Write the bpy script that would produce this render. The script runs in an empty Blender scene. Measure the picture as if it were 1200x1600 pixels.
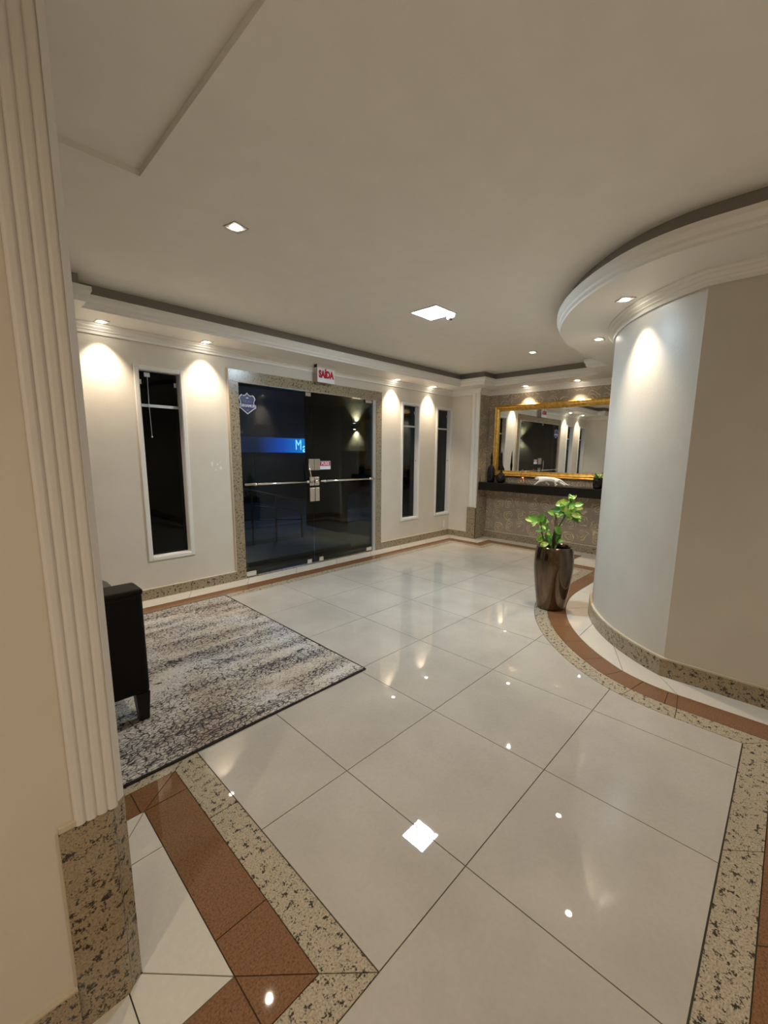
import bpy, bmesh, math, random
from mathutils import Vector, Matrix
from mathutils import geometry as mgeo
random.seed(7)
SC = bpy.context.scene
COL = SC.collection
S = 0.62            # every coordinate below is in floor tiles (0.62 m); builders scale to metres
PI = math.pi

# ------------------------------------------------------------------ camera
def make_camera():
    yaw, pitch, roll = 0.763527620, 0.158695320, 0.0107958307
    cy, sy, cp, sp = math.cos(yaw), math.sin(yaw), math.cos(pitch), math.sin(pitch)
    f = Vector((cy*cp, sy*cp, -sp)); r = Vector((sy, -cy, 0)); u = r.cross(f)
    c, s = math.cos(roll), math.sin(roll)
    r2 = r*c + u*s; u2 = u*c - r*s
    cam = bpy.data.cameras.new('camera'); o = bpy.data.objects.new('camera', cam); COL.objects.link(o)
    loc = Vector((-1.73174755, -2.05628232, 2.23311630))*S
    m = Matrix(((r2.x, u2.x, -f.x, loc.x), (r2.y, u2.y, -f.y, loc.y), (r2.z, u2.z, -f.z, loc.z), (0, 0, 0, 1)))
    o.matrix_world = m
    cam.sensor_fit = 'VERTICAL'; cam.sensor_height = 32; cam.sensor_width = 24
    cam.lens = 657.587371*32/1600
    cam.shift_x = -9.4865/1600; cam.shift_y = 13.1912/1600
    cam.clip_start = 0.02; cam.clip_end = 200
    SC.camera = o
make_camera()

# ------------------------------------------------------------------ world, exposure
wd = bpy.data.worlds.new('night'); SC.world = wd; wd.use_nodes = True
wd.node_tree.nodes['Background'].inputs[0].default_value = (0.010, 0.016, 0.035, 1)
wd.node_tree.nodes['Background'].inputs[1].default_value = 0.6
SC.view_settings.view_transform = 'Standard'; SC.view_settings.look = 'None'
SC.view_settings.gamma = 1; SC.view_settings.use_curve_mapping = False
SC.view_settings.exposure = 1.25
SC.cycles.max_bounces = 8; SC.cycles.diffuse_bounces = 5; SC.cycles.glossy_bounces = 5
SC.cycles.transparent_max_bounces = 12; SC.cycles.sample_clamp_indirect = 4
SC.cycles.caustics_reflective = False; SC.cycles.caustics_refractive = False
SC.cycles.use_denoising = True

P_PANEL = 17.0      # W, cool ceiling panel
P_SPOT = 25.0       # W, each warm downlight
P_FILL = 22.0  # W, each unseen fill downlight added behind the camera
WARM = (1.0, 0.83, 0.63); COOL = (0.70, 0.87, 1.0)
H = 4.154; ZS = 3.862; VW = 4.81

# ------------------------------------------------------------------ helpers
def V3(p): return Vector(p)
class MB:
    """collects geometry in tile units"""
    def __init__(s): s.v = []; s.f = []; s.mi = []; s.sm = []
    def add(s, vs, fs, mi=0, smooth=False):
        o = len(s.v); s.v += [tuple(v) for v in vs]
        for f in fs: s.f.append([i+o for i in f]); s.mi.append(mi); s.sm.append(smooth)
        return s
    def box(s, a, b, mi=0, bev=0.0, mat=None):
        a = list(a); b = list(b)
        for k in range(3):
            if a[k] > b[k]: a[k], b[k] = b[k], a[k]
        bm = bmesh.new(); bmesh.ops.create_cube(bm, size=1)
        for v in bm.verts:
            v.co = Vector([(a[k]+b[k])/2 + v.co[k]*(b[k]-a[k]) for k in range(3)])
        if bev > 0: bmesh.ops.bevel(bm, geom=bm.edges[:], offset=min(bev, min(b[k]-a[k] for k in range(3))*.45), segments=2, affect='EDGES', profile=0.5)
        if mat is not None: bmesh.ops.transform(bm, matrix=mat, verts=bm.verts)
        bm.verts.ensure_lookup_table(); bm.faces.ensure_lookup_table()
        s.add([v.co for v in bm.verts], [[v.index for v in f.verts] for f in bm.faces], mi); bm.free(); return s
    def lathe(s, c, prof, n=32, mi=0, smooth=True, mat=None, cap=True):
        """prof = [(r,z)...] bottom to top, about +z through c"""
        vs = []; fs = []
        for (r, z) in prof:
            for k in range(n):
                a = 2*PI*k/n; p = Vector((r*math.cos(a), r*math.sin(a), z))
                if mat is not None: p = mat @ p
                vs.append(p + Vector(c))
        for i in range(len(prof)-1):
            for k in range(n):
                k2 = (k+1) % n; fs.append([i*n+k, i*n+k2, (i+1)*n+k2, (i+1)*n+k])
        if cap: fs.append([k for k in range(n)][::-1]); fs.append([(len(prof)-1)*n+k for k in range(n)])
        s.add(vs, fs, mi, smooth); return s
    def tube(s, pts, r, n=10, mi=0, smooth=True):
        pts = [Vector(p) for p in pts]; rs = r if isinstance(r, (list, tuple)) else [r]*len(pts)
        vs = []; fs = []; prev = None
        for i, p in enumerate(pts):
            d = (pts[min(i+1, len(pts)-1)] - pts[max(i-1, 0)]).normalized()
            x = prev if prev is not None else (Vector((0, 0, 1)) if abs(d.z) < .9 else Vector((1, 0, 0)))
            x = (x - d*x.dot(d)).normalized(); prev = x; y = d.cross(x)
            for k in range(n):
                a = 2*PI*k/n; vs.append(p + (x*math.cos(a) + y*math.sin(a))*rs[i])
        for i in range(len(pts)-1):
            for k in range(n):
                k2 = (k+1) % n; fs.append([i*n+k, i*n+k2, (i+1)*n+k2, (i+1)*n+k])
        fs.append(list(range(n))[::-1]); fs.append([(len(pts)-1)*n+k for k in range(n)])
        s.add(vs, fs, mi, smooth); return s
    def prism(s, poly, z0, z1, mi=0, axis='z', bev=0):
        """poly = 2D outline (ccw), extruded; axis names the extrusion direction"""
        n = len(poly)
        def P(a, b, c):
            return {'z': (a, b, c), 'y': (a, c, b), 'x': (c, a, b)}[axis]
        vs = [P(p[0], p[1], z0) for p in poly] + [P(p[0], p[1], z1) for p in poly]
        fs = [[i, (i+1) % n, n+(i+1) % n, n+i] for i in range(n)] + [list(range(n))[::-1], [n+i for i in range(n)]]
        s.add(vs, fs, mi); return s
    def sweep(s, path, prof, mi=0, closed_prof=True, caps=True):
        """path = list of per-station functions giving the point for a profile sample; all stations share len(prof)"""
        n = len(prof[0]) if isinstance(prof[0][0], (tuple, list, Vector)) else len(prof)
        vs = [tuple(q) for st in prof for q in st]; m = len(prof); fs = []
        for i in range(m-1):
            for k in range(n if closed_prof else n-1):
                k2 = (k+1) % n; fs.append([i*n+k, i*n+k2, (i+1)*n+k2, (i+1)*n+k])
        if caps and closed_prof: fs.append(list(range(n))[::-1]); fs.append([(m-1)*n+k for k in range(n)])
        s.add(vs, fs, mi); return s

def link(name, me, parent=None, origin=None):
    o = bpy.data.objects.new(name, me); COL.objects.link(o)
    if parent is not None:
        o.parent = parent
    elif origin is not None: o.location = origin
    return o
def wpos(o):
    p = Vector((0, 0, 0))
    while o is not None: p += o.location; o = o.parent
    return p
def obj(name, mb, mats, parent=None, origin='auto', fixn=True):
    """one mesh object; coordinates of mb are world coordinates in tile units"""
    vs = [Vector(v)*S for v in mb.v]
    if parent is not None: org = wpos(parent)
    elif origin == 'auto':
        xs = [v.x for v in vs]; ys = [v.y for v in vs]; zs = [v.z for v in vs]
        org = Vector(((min(xs)+max(xs))/2, (min(ys)+max(ys))/2, min(zs)))
    else: org = Vector(origin)*S
    me = bpy.data.meshes.new(name)
    me.from_pydata([v - org for v in vs], [], mb.f)
    if not isinstance(mats, (list, tuple)): mats = [mats]
    for m in mats: me.materials.append(m)
    me.polygons.foreach_set('material_index', mb.mi); me.polygons.foreach_set('use_smooth', mb.sm)
    if fixn:
        bm = bmesh.new(); bm.from_mesh(me); bmesh.ops.recalc_face_normals(bm, faces=bm.faces); bm.to_mesh(me); bm.free()
    me.update()
    return link(name, me, parent, org)
def smooth_by_angle(o, deg=25):
    me = o.data; me.polygons.foreach_set('use_smooth', [True]*len(me.polygons)); me.set_sharp_from_angle(angle=math.radians(deg)); me.update(); return o
def thing(name, label, cat, loc, group=None):
    o = bpy.data.objects.new(name, None); COL.objects.link(o); o.location = Vector(loc)*S; o.empty_display_size = .05
    return tag(o, label, cat, group)
def tag(o, label, cat, group=None):
    o['label'] = label; o['category'] = cat
    if group: o['group'] = group
    return o
def struct(name, mb, mats, label=None, cat=None, origin=(0, 0, 0)):
    o = obj(name, mb, mats, None, origin); o['kind'] = 'structure'
    if label: o['label'] = label; o['category'] = cat
    return o
def sempty(name, loc, label, cat):
    o = thing(name, label, cat, loc); o['kind'] = 'structure'; return o
def text_geo(body, size, bold=0.0, xs=1.0, depth=0.004):
    """returns verts, faces of flat raised letters in the xy plane, centred"""
    cu = bpy.data.curves.new('t', 'FONT'); cu.body = body; cu.size = size; cu.offset = bold
    cu.extrude = depth; cu.align_x = 'CENTER'; cu.align_y = 'CENTER'; cu.resolution_u = 3
    to = bpy.data.objects.new('t', cu); COL.objects.link(to)
    dg = bpy.context.evaluated_depsgraph_get(); me = bpy.data.meshes.new_from_object(to.evaluated_get(dg))
    vs = [Vector((v.co.x*xs, v.co.y, v.co.z)) for v in me.vertices]; fs = [list(p.vertices) for p in me.polygons]
    bpy.data.objects.remove(to); bpy.data.curves.remove(cu); bpy.data.meshes.remove(me)
    return vs, fs
def add_text(mb, body, size, at, mi, bold=0.0, xs=1.0, right=(1, 0, 0), up=(0, 0, 1)):
    vs, fs = text_geo(body, size, bold, xs); R = Vector(right); U = Vector(up); N = R.cross(U)
    mb.add([Vector(at) + R*v.x + U*v.y + N*v.z for v in vs], fs, mi)

# ------------------------------------------------------------------ materials
def nmat(name):
    m = bpy.data.materials.new(name); m.use_nodes = True; nt = m.node_tree
    b = nt.nodes['Principled BSDF']; return m, nt, b
def N(nt, t, **k):
    n = nt.nodes.new(t)
    for a, v in k.items(): setattr(n, a, v)
    return n
def simple(name, col, rough=.5, metal=0, spec=.5, bump=0, bscale=60, var=0, coat=0, **kw):
    m, nt, b = nmat(name)
    b.inputs['Base Color'].default_value = (*col, 1); b.inputs['Roughness'].default_value = rough
    b.inputs['Metallic'].default_value = metal; b.inputs['Specular IOR Level'].default_value = spec
    b.inputs['Coat Weight'].default_value = coat
    tc = N(nt, 'ShaderNodeTexCoord')
    if bump or var:
        no = N(nt, 'ShaderNodeTexNoise'); no.inputs['Scale'].default_value = bscale; no.inputs['Detail'].default_value = 4
        nt.links.new(tc.outputs['Object'], no.inputs['Vector'])
        if bump:
            bu = N(nt, 'ShaderNodeBump'); bu.inputs['Strength'].default_value = bump; bu.inputs['Distance'].default_value = .002
            nt.links.new(no.outputs['Fac'], bu.inputs['Height']); nt.links.new(bu.outputs['Normal'], b.inputs['Normal'])
        if var:
            n2 = N(nt, 'ShaderNodeTexNoise'); n2.inputs['Scale'].default_value = bscale*.06; n2.inputs['Detail'].default_value = 5
            nt.links.new(tc.outputs['Object'], n2.inputs['Vector'])
            cr = N(nt, 'ShaderNodeValToRGB'); e = cr.color_ramp.elements
            e[0].position = .3; e[1].position = .7
            e[0].color = (*[c*(1-var) for c in col], 1); e[1].color = (*[min(1, c*(1+var)) for c in col], 1)
            nt.links.new(n2.outputs['Fac'], cr.inputs['Fac']); nt.links.new(cr.outputs['Color'], b.inputs['Base Color'])
    return m
def emis(name, col, st):
    m = bpy.data.materials.new(name); m.use_nodes = True; nt = m.node_tree; nt.nodes.clear()
    e = N(nt, 'ShaderNodeEmission'); e.inputs[0].default_value = (*col, 1); e.inputs[1].default_value = st
    o = N(nt, 'ShaderNodeOutputMaterial'); nt.links.new(e.outputs[0], o.inputs[0]); return m
def ramp(nt, stops, interp='LINEAR'):
    cr = N(nt, 'ShaderNodeValToRGB'); cr.color_ramp.interpolation = interp; el = cr.color_ramp.elements
    while len(el) < len(stops): el.new(.5)
    for e, (p, c) in zip(el, stops): e.position = p; e.color = (*c, 1)
    return cr
def granite(name, base, mid, dark, rough, scale=1.0, amount=.5, spec=.5):
    m, nt, b = nmat(name); tc = N(nt, 'ShaderNodeTexCoord')
    n1 = N(nt, 'ShaderNodeTexNoise'); n1.inputs['Scale'].default_value = 55*scale; n1.inputs['Detail'].default_value = 6; n1.inputs['Roughness'].default_value = .65
    n2 = N(nt, 'ShaderNodeTexNoise'); n2.inputs['Scale'].default_value = 14*scale; n2.inputs['Detail'].default_value = 3
    vo = N(nt, 'ShaderNodeTexVoronoi'); vo.inputs['Scale'].default_value = 75*scale
    for x in (n1, n2, vo): nt.links.new(tc.outputs['Object'], x.inputs['Vector'])
    r1 = ramp(nt, [(.30, mid), (.52, base), (.72, tuple(min(1, c*1.18) for c in base))]); nt.links.new(n1.outputs['Fac'], r1.inputs['Fac'])
    a = N(nt, 'ShaderNodeMath', operation='MULTIPLY'); nt.links.new(n1.outputs['Fac'], a.inputs[0]); nt.links.new(n2.outputs['Fac'], a.inputs[1])
    r2 = ramp(nt, [(.16+.07*amount, (1, 1, 1)), (.20+.075*amount, (0, 0, 0))]); nt.links.new(a.outputs[0], r2.inputs['Fac'])
    mx = N(nt, 'ShaderNodeMix', data_type='RGBA'); nt.links.new(r2.outputs['Color'], mx.inputs[0]); nt.links.new(r1.outputs['Color'], mx.inputs[6]); mx.inputs[7].default_value = (*dark, 1)
    r3 = ramp(nt, [(0, (0, 0, 0)), (.5, (.12, .12, .12)), (1, (.5, .5, .5))]); sp = N(nt, 'ShaderNodeSeparateColor'); nt.links.new(vo.outputs['Color'], sp.inputs[0]); nt.links.new(sp.outputs[0], r3.inputs['Fac'])
    m2 = N(nt, 'ShaderNodeMix', data_type='RGBA'); m2.blend_type = 'MULTIPLY'; m2.inputs[0].default_value = .35
    nt.links.new(mx.outputs[2], m2.inputs[6]); iv = N(nt, 'ShaderNodeInvert'); nt.links.new(r3.outputs['Color'], iv.inputs['Color']); nt.links.new(iv.outputs[0], m2.inputs[7])
    nt.links.new(m2.outputs[2], b.inputs['Base Color']); b.inputs['Roughness'].default_value = rough; b.inputs['Specular IOR Level'].default_value = spec
    return m
M = {}
M['paint'] = simple('wall paint', (.66, .61, .53), .55, bump=.25, bscale=90, var=.025)
M['paint_curve'] = simple('satin wall paint', (.60, .57, .51), .38, bump=.3, bscale=70, var=.03)
M['ceiling'] = simple('ceiling paint', (.88, .85, .80), .7, bump=.2, bscale=110, var=.02)
M['plaster'] = simple('white plaster', (.82, .80, .76), .5, bump=.1, bscale=80)
M['white_trim'] = simple('white lacquer', (.74, .73, .70), .35)
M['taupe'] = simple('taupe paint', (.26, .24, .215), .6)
M['column'] = simple('fluted plaster', (.72, .69, .66), .55, bump=.4, bscale=60, var=.02)
M['grout'] = simple('dark grout', (.07, .055, .04), .8)
M['seal'] = simple('cream sealant', (.55, .48, .36), .5)
M['granite'] = granite('speckled beige granite', (.47, .395, .285), (.24, .185, .125), (.05, .042, .035), .02, 3.2, .2)
M['granite_wall'] = granite('speckled granite cladding', (.37, .295, .195), (.19, .14, .088), (.04, .032, .026), .22, 3.6, .2)
M['brown'] = granite('brown granite', (.235, .118, .056), (.11, .052, .026), (.06, .035, .022), .02, 3.0, -.8)
M['black'] = simple('black gloss', (.008, .007, .008), .08, spec=.4)
M['leather'] = simple('black leather', (.004, .0035, .004), .42, spec=.18, bump=.3, bscale=220)
M['blackwood'] = simple('black lacquered wood', (.010, .008, .007), .28, spec=.3)
M['chrome'] = simple('chrome', (.80, .80, .80), .12, metal=1)
M['steel'] = simple('brushed steel', (.55, .53, .50), .38, metal=1)
M['alu'] = simple('satin aluminium', (.60, .62, .64), .42, metal=.6)
M['aged'] = simple('painted lock case', (.36, .31, .23), .4, metal=.35)
M['copper'] = simple('copper wire', (.75, .34, .14), .25, metal=1)
M['porcelain'] = simple('white porcelain', (.85, .84, .80), .12, coat=.4)
M['plastic'] = simple('white plastic', (.78, .77, .72), .4)
M['cushion'] = simple('grey cushion cloth', (.10, .095, .085), .8, bump=.5, bscale=300)
M['soil'] = simple('potting soil', (.02, .014, .01), .95, bump=1, bscale=120)
M['bark'] = simple('brown stem', (.10, .055, .028), .7, bump=.8, bscale=60)
M['twig'] = simple('dark green stem', (.06, .085, .02), .5)
M['navy'] = simple('navy print', (.028, .026, .13), .35)
M['white_print'] = simple('white print', (.75, .75, .82), .4)
M['lilac'] = simple('lilac print', (.25, .23, .45), .4)
M['red'] = simple('red print', (.50, .015, .035), .4)
M['spot'] = emis('warm lamp', (1.0, .90, .74), 25.0)
M['panel'] = emis('cool led panel', (.60, .86, 1.0), 14.0)
M['rough_conc'] = simple('outdoor render', (.16, .155, .12), .8, bump=.4, bscale=40, var=.1)
M['olive'] = simple('olive render', (.10, .095, .065), .8, bump=.4, bscale=40, var=.08)
M['street'] = simple('asphalt', (.05, .055, .065), .8, var=.3, bscale=30)
M['pave'] = simple('pavement', (.22, .26, .30), .7, var=.2, bscale=40)
M['dark_wall'] = simple('dark facade', (.022, .024, .04), .8)
M['glass_far'] = simple('unlit window glass', (.03, .035, .06), .2)
M['rail'] = simple('handrail metal', (.35, .33, .30), .3, metal=.8)
M['putty'] = simple('wall filler', (.80, .79, .76), .7)

def tile_mat(name, col, col2, rough):
    m, nt, b = nmat(name); tc = N(nt, 'ShaderNodeTexCoord')
    n1 = N(nt, 'ShaderNodeTexNoise'); n1.inputs['Scale'].default_value = 2.2; n1.inputs['Detail'].default_value = 6; n1.inputs['Roughness'].default_value = .55
    n2 = N(nt, 'ShaderNodeTexNoise'); n2.inputs['Scale'].default_value = 60; n2.inputs['Detail'].default_value = 4
    for x in (n1, n2): nt.links.new(tc.outputs['Object'], x.inputs['Vector'])
    r1 = ramp(nt, [(.32, col2), (.62, col)]); nt.links.new(n1.outputs['Fac'], r1.inputs['Fac'])
    r2 = ramp(nt, [(.3, (.94, .94, .94)), (.7, (1, 1, 1))]); nt.links.new(n2.outputs['Fac'], r2.inputs['Fac'])
    mx = N(nt, 'ShaderNodeMix', data_type='RGBA'); mx.blend_type = 'MULTIPLY'; mx.inputs[0].default_value = 1
    nt.links.new(r1.outputs['Color'], mx.inputs[6]); nt.links.new(r2.outputs['Color'], mx.inputs[7]); nt.links.new(mx.outputs[2], b.inputs['Base Color'])
    rr = N(nt, 'ShaderNodeMapRange'); rr.inputs['To Min'].default_value = rough; rr.inputs['To Max'].default_value = rough+.012
    nt.links.new(n1.outputs['Fac'], rr.inputs['Value']); nt.links.new(rr.outputs[0], b.inputs['Roughness'])
    b.inputs['Specular IOR Level'].default_value = .5
    return m
M['tile'] = tile_mat('polished porcelain', (.53, .485, .425), (.45, .41, .355), .012)
M['tile_white'] = tile_mat('cream porcelain', (.66, .61, .53), (.62, .575, .50), .02)

def glass_mat(name, tint, refl=1.0):
    m = bpy.data.materials.new(name); m.use_nodes = True; nt = m.node_tree; nt.nodes.clear()
    t = N(nt, 'ShaderNodeBsdfTransparent'); t.inputs[0].default_value = (*tint, 1)
    g = N(nt, 'ShaderNodeBsdfGlossy'); g.inputs['Roughness'].default_value = .004; g.inputs[0].default_value = (.95, 1, 1, 1)
    fr = N(nt, 'ShaderNodeFresnel'); fr.inputs['IOR'].default_value = 1.5
    mu = N(nt, 'ShaderNodeMath', operation='MULTIPLY'); mu.inputs[1].default_value = refl
    mx = N(nt, 'ShaderNodeMixShader'); o = N(nt, 'ShaderNodeOutputMaterial')
    nt.links.new(fr.outputs[0], mu.inputs[0]); nt.links.new(mu.outputs[0], mx.inputs[0]); nt.links.new(t.outputs[0], mx.inputs[1]); nt.links.new(g.outputs[0], mx.inputs[2]); nt.links.new(mx.outputs[0], o.inputs[0])
    return m
M['glass'] = glass_mat('smoked glass', (.38, .40, .41), .55)
M['glass_dark'] = glass_mat('dark smoked glass', (.30, .31, .31), .45)
def mirror_mat():
    m = bpy.data.materials.new('mirror silver'); m.use_nodes = True; b = m.node_tree.nodes['Principled BSDF']
    b.inputs['Metallic'].default_value = 1; b.inputs['Roughness'].default_value = 0.0; b.inputs['Base Color'].default_value = (.80, .81, .78, 1); return m
M['mirror'] = mirror_mat()
def gold_mat():
    m, nt, b = nmat('gilded moulding'); tc = N(nt, 'ShaderNodeTexCoord'); n = N(nt, 'ShaderNodeTexNoise'); n.inputs['Scale'].default_value = 25
    nt.links.new(tc.outputs['Object'], n.inputs['Vector']); r = ramp(nt, [(.3, (.55, .30, .06)), (.7, (.78, .48, .13))]); nt.links.new(n.outputs['Fac'], r.inputs['Fac'])
    nt.links.new(r.outputs['Color'], b.inputs['Base Color']); b.inputs['Metallic'].default_value = .85; b.inputs['Roughness'].default_value = .30; return m
M['gold'] = gold_mat()
def bronze_mat():
    m, nt, b = nmat('bronze glaze'); tc = N(nt, 'ShaderNodeTexCoord'); mp = N(nt, 'ShaderNodeMapping'); mp.inputs['Scale'].default_value = (9, 9, 2)
    n = N(nt, 'ShaderNodeTexNoise'); n.inputs['Scale'].default_value = 2; n.inputs['Detail'].default_value = 4
    nt.links.new(tc.outputs['Object'], mp.inputs['Vector']); nt.links.new(mp.outputs[0], n.inputs['Vector'])
    r = ramp(nt, [(.3, (.08, .056, .04)), (.7, (.20, .14, .095))]); nt.links.new(n.outputs['Fac'], r.inputs['Fac'])
    nt.links.new(r.outputs['Color'], b.inputs['Base Color']); b.inputs['Metallic'].default_value = .92; b.inputs['Roughness'].default_value = .13; return m
M['bronze'] = bronze_mat()
def leaf_mat(name, c1, c2):
    m, nt, b = nmat(name); tc = N(nt, 'ShaderNodeTexCoord'); n = N(nt, 'ShaderNodeTexNoise'); n.inputs['Scale'].default_value = 14; n.inputs['Detail'].default_value = 3
    nt.links.new(tc.outputs['Object'], n.inputs['Vector']); r = ramp(nt, [(.42, c1), (.58, c2)]); nt.links.new(n.outputs['Fac'], r.inputs['Fac'])
    nt.links.new(r.outputs['Color'], b.inputs['Base Color']); b.inputs['Roughness'].default_value = .35
    b.inputs['Transmission Weight'].default_value = 0; b.inputs['Subsurface Weight'].default_value = 0; return m
M['leaf_green'] = leaf_mat('green leaf', (.10, .30, .035), (.20, .45, .06))
M['leaf_lime'] = leaf_mat('variegated leaf', (.25, .48, .05), (.62, .72, .20))
M['leaf_dark'] = leaf_mat('dark leaf', (.04, .15, .03), (.09, .26, .04))

def wallpaper_mat():
    m, nt, b = nmat('patterned wallpaper'); tc = N(nt, 'ShaderNodeTexCoord')
    nd = N(nt, 'ShaderNodeTexNoise'); nd.inputs['Scale'].default_value = 9; nd.inputs['Detail'].default_value = 2
    nt.links.new(tc.outputs['Object'], nd.inputs['Vector'])
    sub = N(nt, 'ShaderNodeVectorMath', operation='SUBTRACT'); sub.inputs[1].default_value = (.5, .5, .5); nt.links.new(nd.outputs['Color'], sub.inputs[0])
    scl = N(nt, 'ShaderNodeVectorMath', operation='SCALE'); scl.inputs['Scale'].default_value = .10; nt.links.new(sub.outputs[0], scl.inputs[0])
    ad = N(nt, 'ShaderNodeVectorMath', operation='ADD'); nt.links.new(tc.outputs['Object'], ad.inputs[0]); nt.links.new(scl.outputs[0], ad.inputs[1])
    sx = N(nt, 'ShaderNodeSeparateXYZ'); nt.links.new(ad.outputs[0], sx.inputs[0])
    su = N(nt, 'ShaderNodeMath', operation='ADD'); nt.links.new(sx.outputs[0], su.inputs[0]); nt.links.new(sx.outputs[1], su.inputs[1])
    cx = N(nt, 'ShaderNodeCombineXYZ'); nt.links.new(su.outputs[0], cx.inputs[0]); nt.links.new(sx.outputs[2], cx.inputs[1])
    vo = N(nt, 'ShaderNodeTexVoronoi', voronoi_dimensions='2D'); vo.inputs['Scale'].default_value = 5.2; vo.inputs['Randomness'].default_value = .35
    nt.links.new(cx.outputs[0], vo.inputs['Vector'])
    w = N(nt, 'ShaderNodeMath', operation='MULTIPLY'); w.inputs[1].default_value = 36; nt.links.new(vo.outputs['Distance'], w.inputs[0])
    sn = N(nt, 'ShaderNodeMath', operation='SINE'); nt.links.new(w.outputs[0], sn.inputs[0])
    r = ramp(nt, [(.45, (0, 0, 0)), (.72, (1, 1, 1)), (.97, (1, 1, 1)), (1, (.3, .3, .3))]); nt.links.new(sn.outputs[0], r.inputs['Fac'])
    mask = ramp(nt, [(.46, (1, 1, 1)), (.54, (0, 0, 0))]); nt.links.new(vo.outputs['Distance'], mask.inputs['Fac'])
    mm = N(nt, 'ShaderNodeMath', operation='MULTIPLY'); nt.links.new(r.outputs['Color'], mm.inputs[0]); nt.links.new(mask.outputs['Color'], mm.inputs[1])
    # uneven print: parts of each motif fade out
    n2 = N(nt, 'ShaderNodeTexNoise'); n2.inputs['Scale'].default_value = 11; nt.links.new(tc.outputs['Object'], n2.inputs['Vector'])
    r2 = ramp(nt, [(.38, (.0, .0, .0)), (.50, (1, 1, 1))]); nt.links.new(n2.outputs['Fac'], r2.inputs['Fac'])
    m3 = N(nt, 'ShaderNodeMath', operation='MULTIPLY'); nt.links.new(mm.outputs[0], m3.inputs[0]); nt.links.new(r2.outputs['Color'], m3.inputs[1])
    mx = N(nt, 'ShaderNodeMix', data_type='RGBA'); nt.links.new(m3.outputs[0], mx.inputs[0]); mx.inputs[6].default_value = (.32, .262, .198, 1); mx.inputs[7].default_value = (.68, .53, .31, 1)
    nt.links.new(mx.outputs[2], b.inputs['Base Color']); b.inputs['Roughness'].default_value = .42; return m
M['wallpaper'] = wallpaper_mat()

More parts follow.
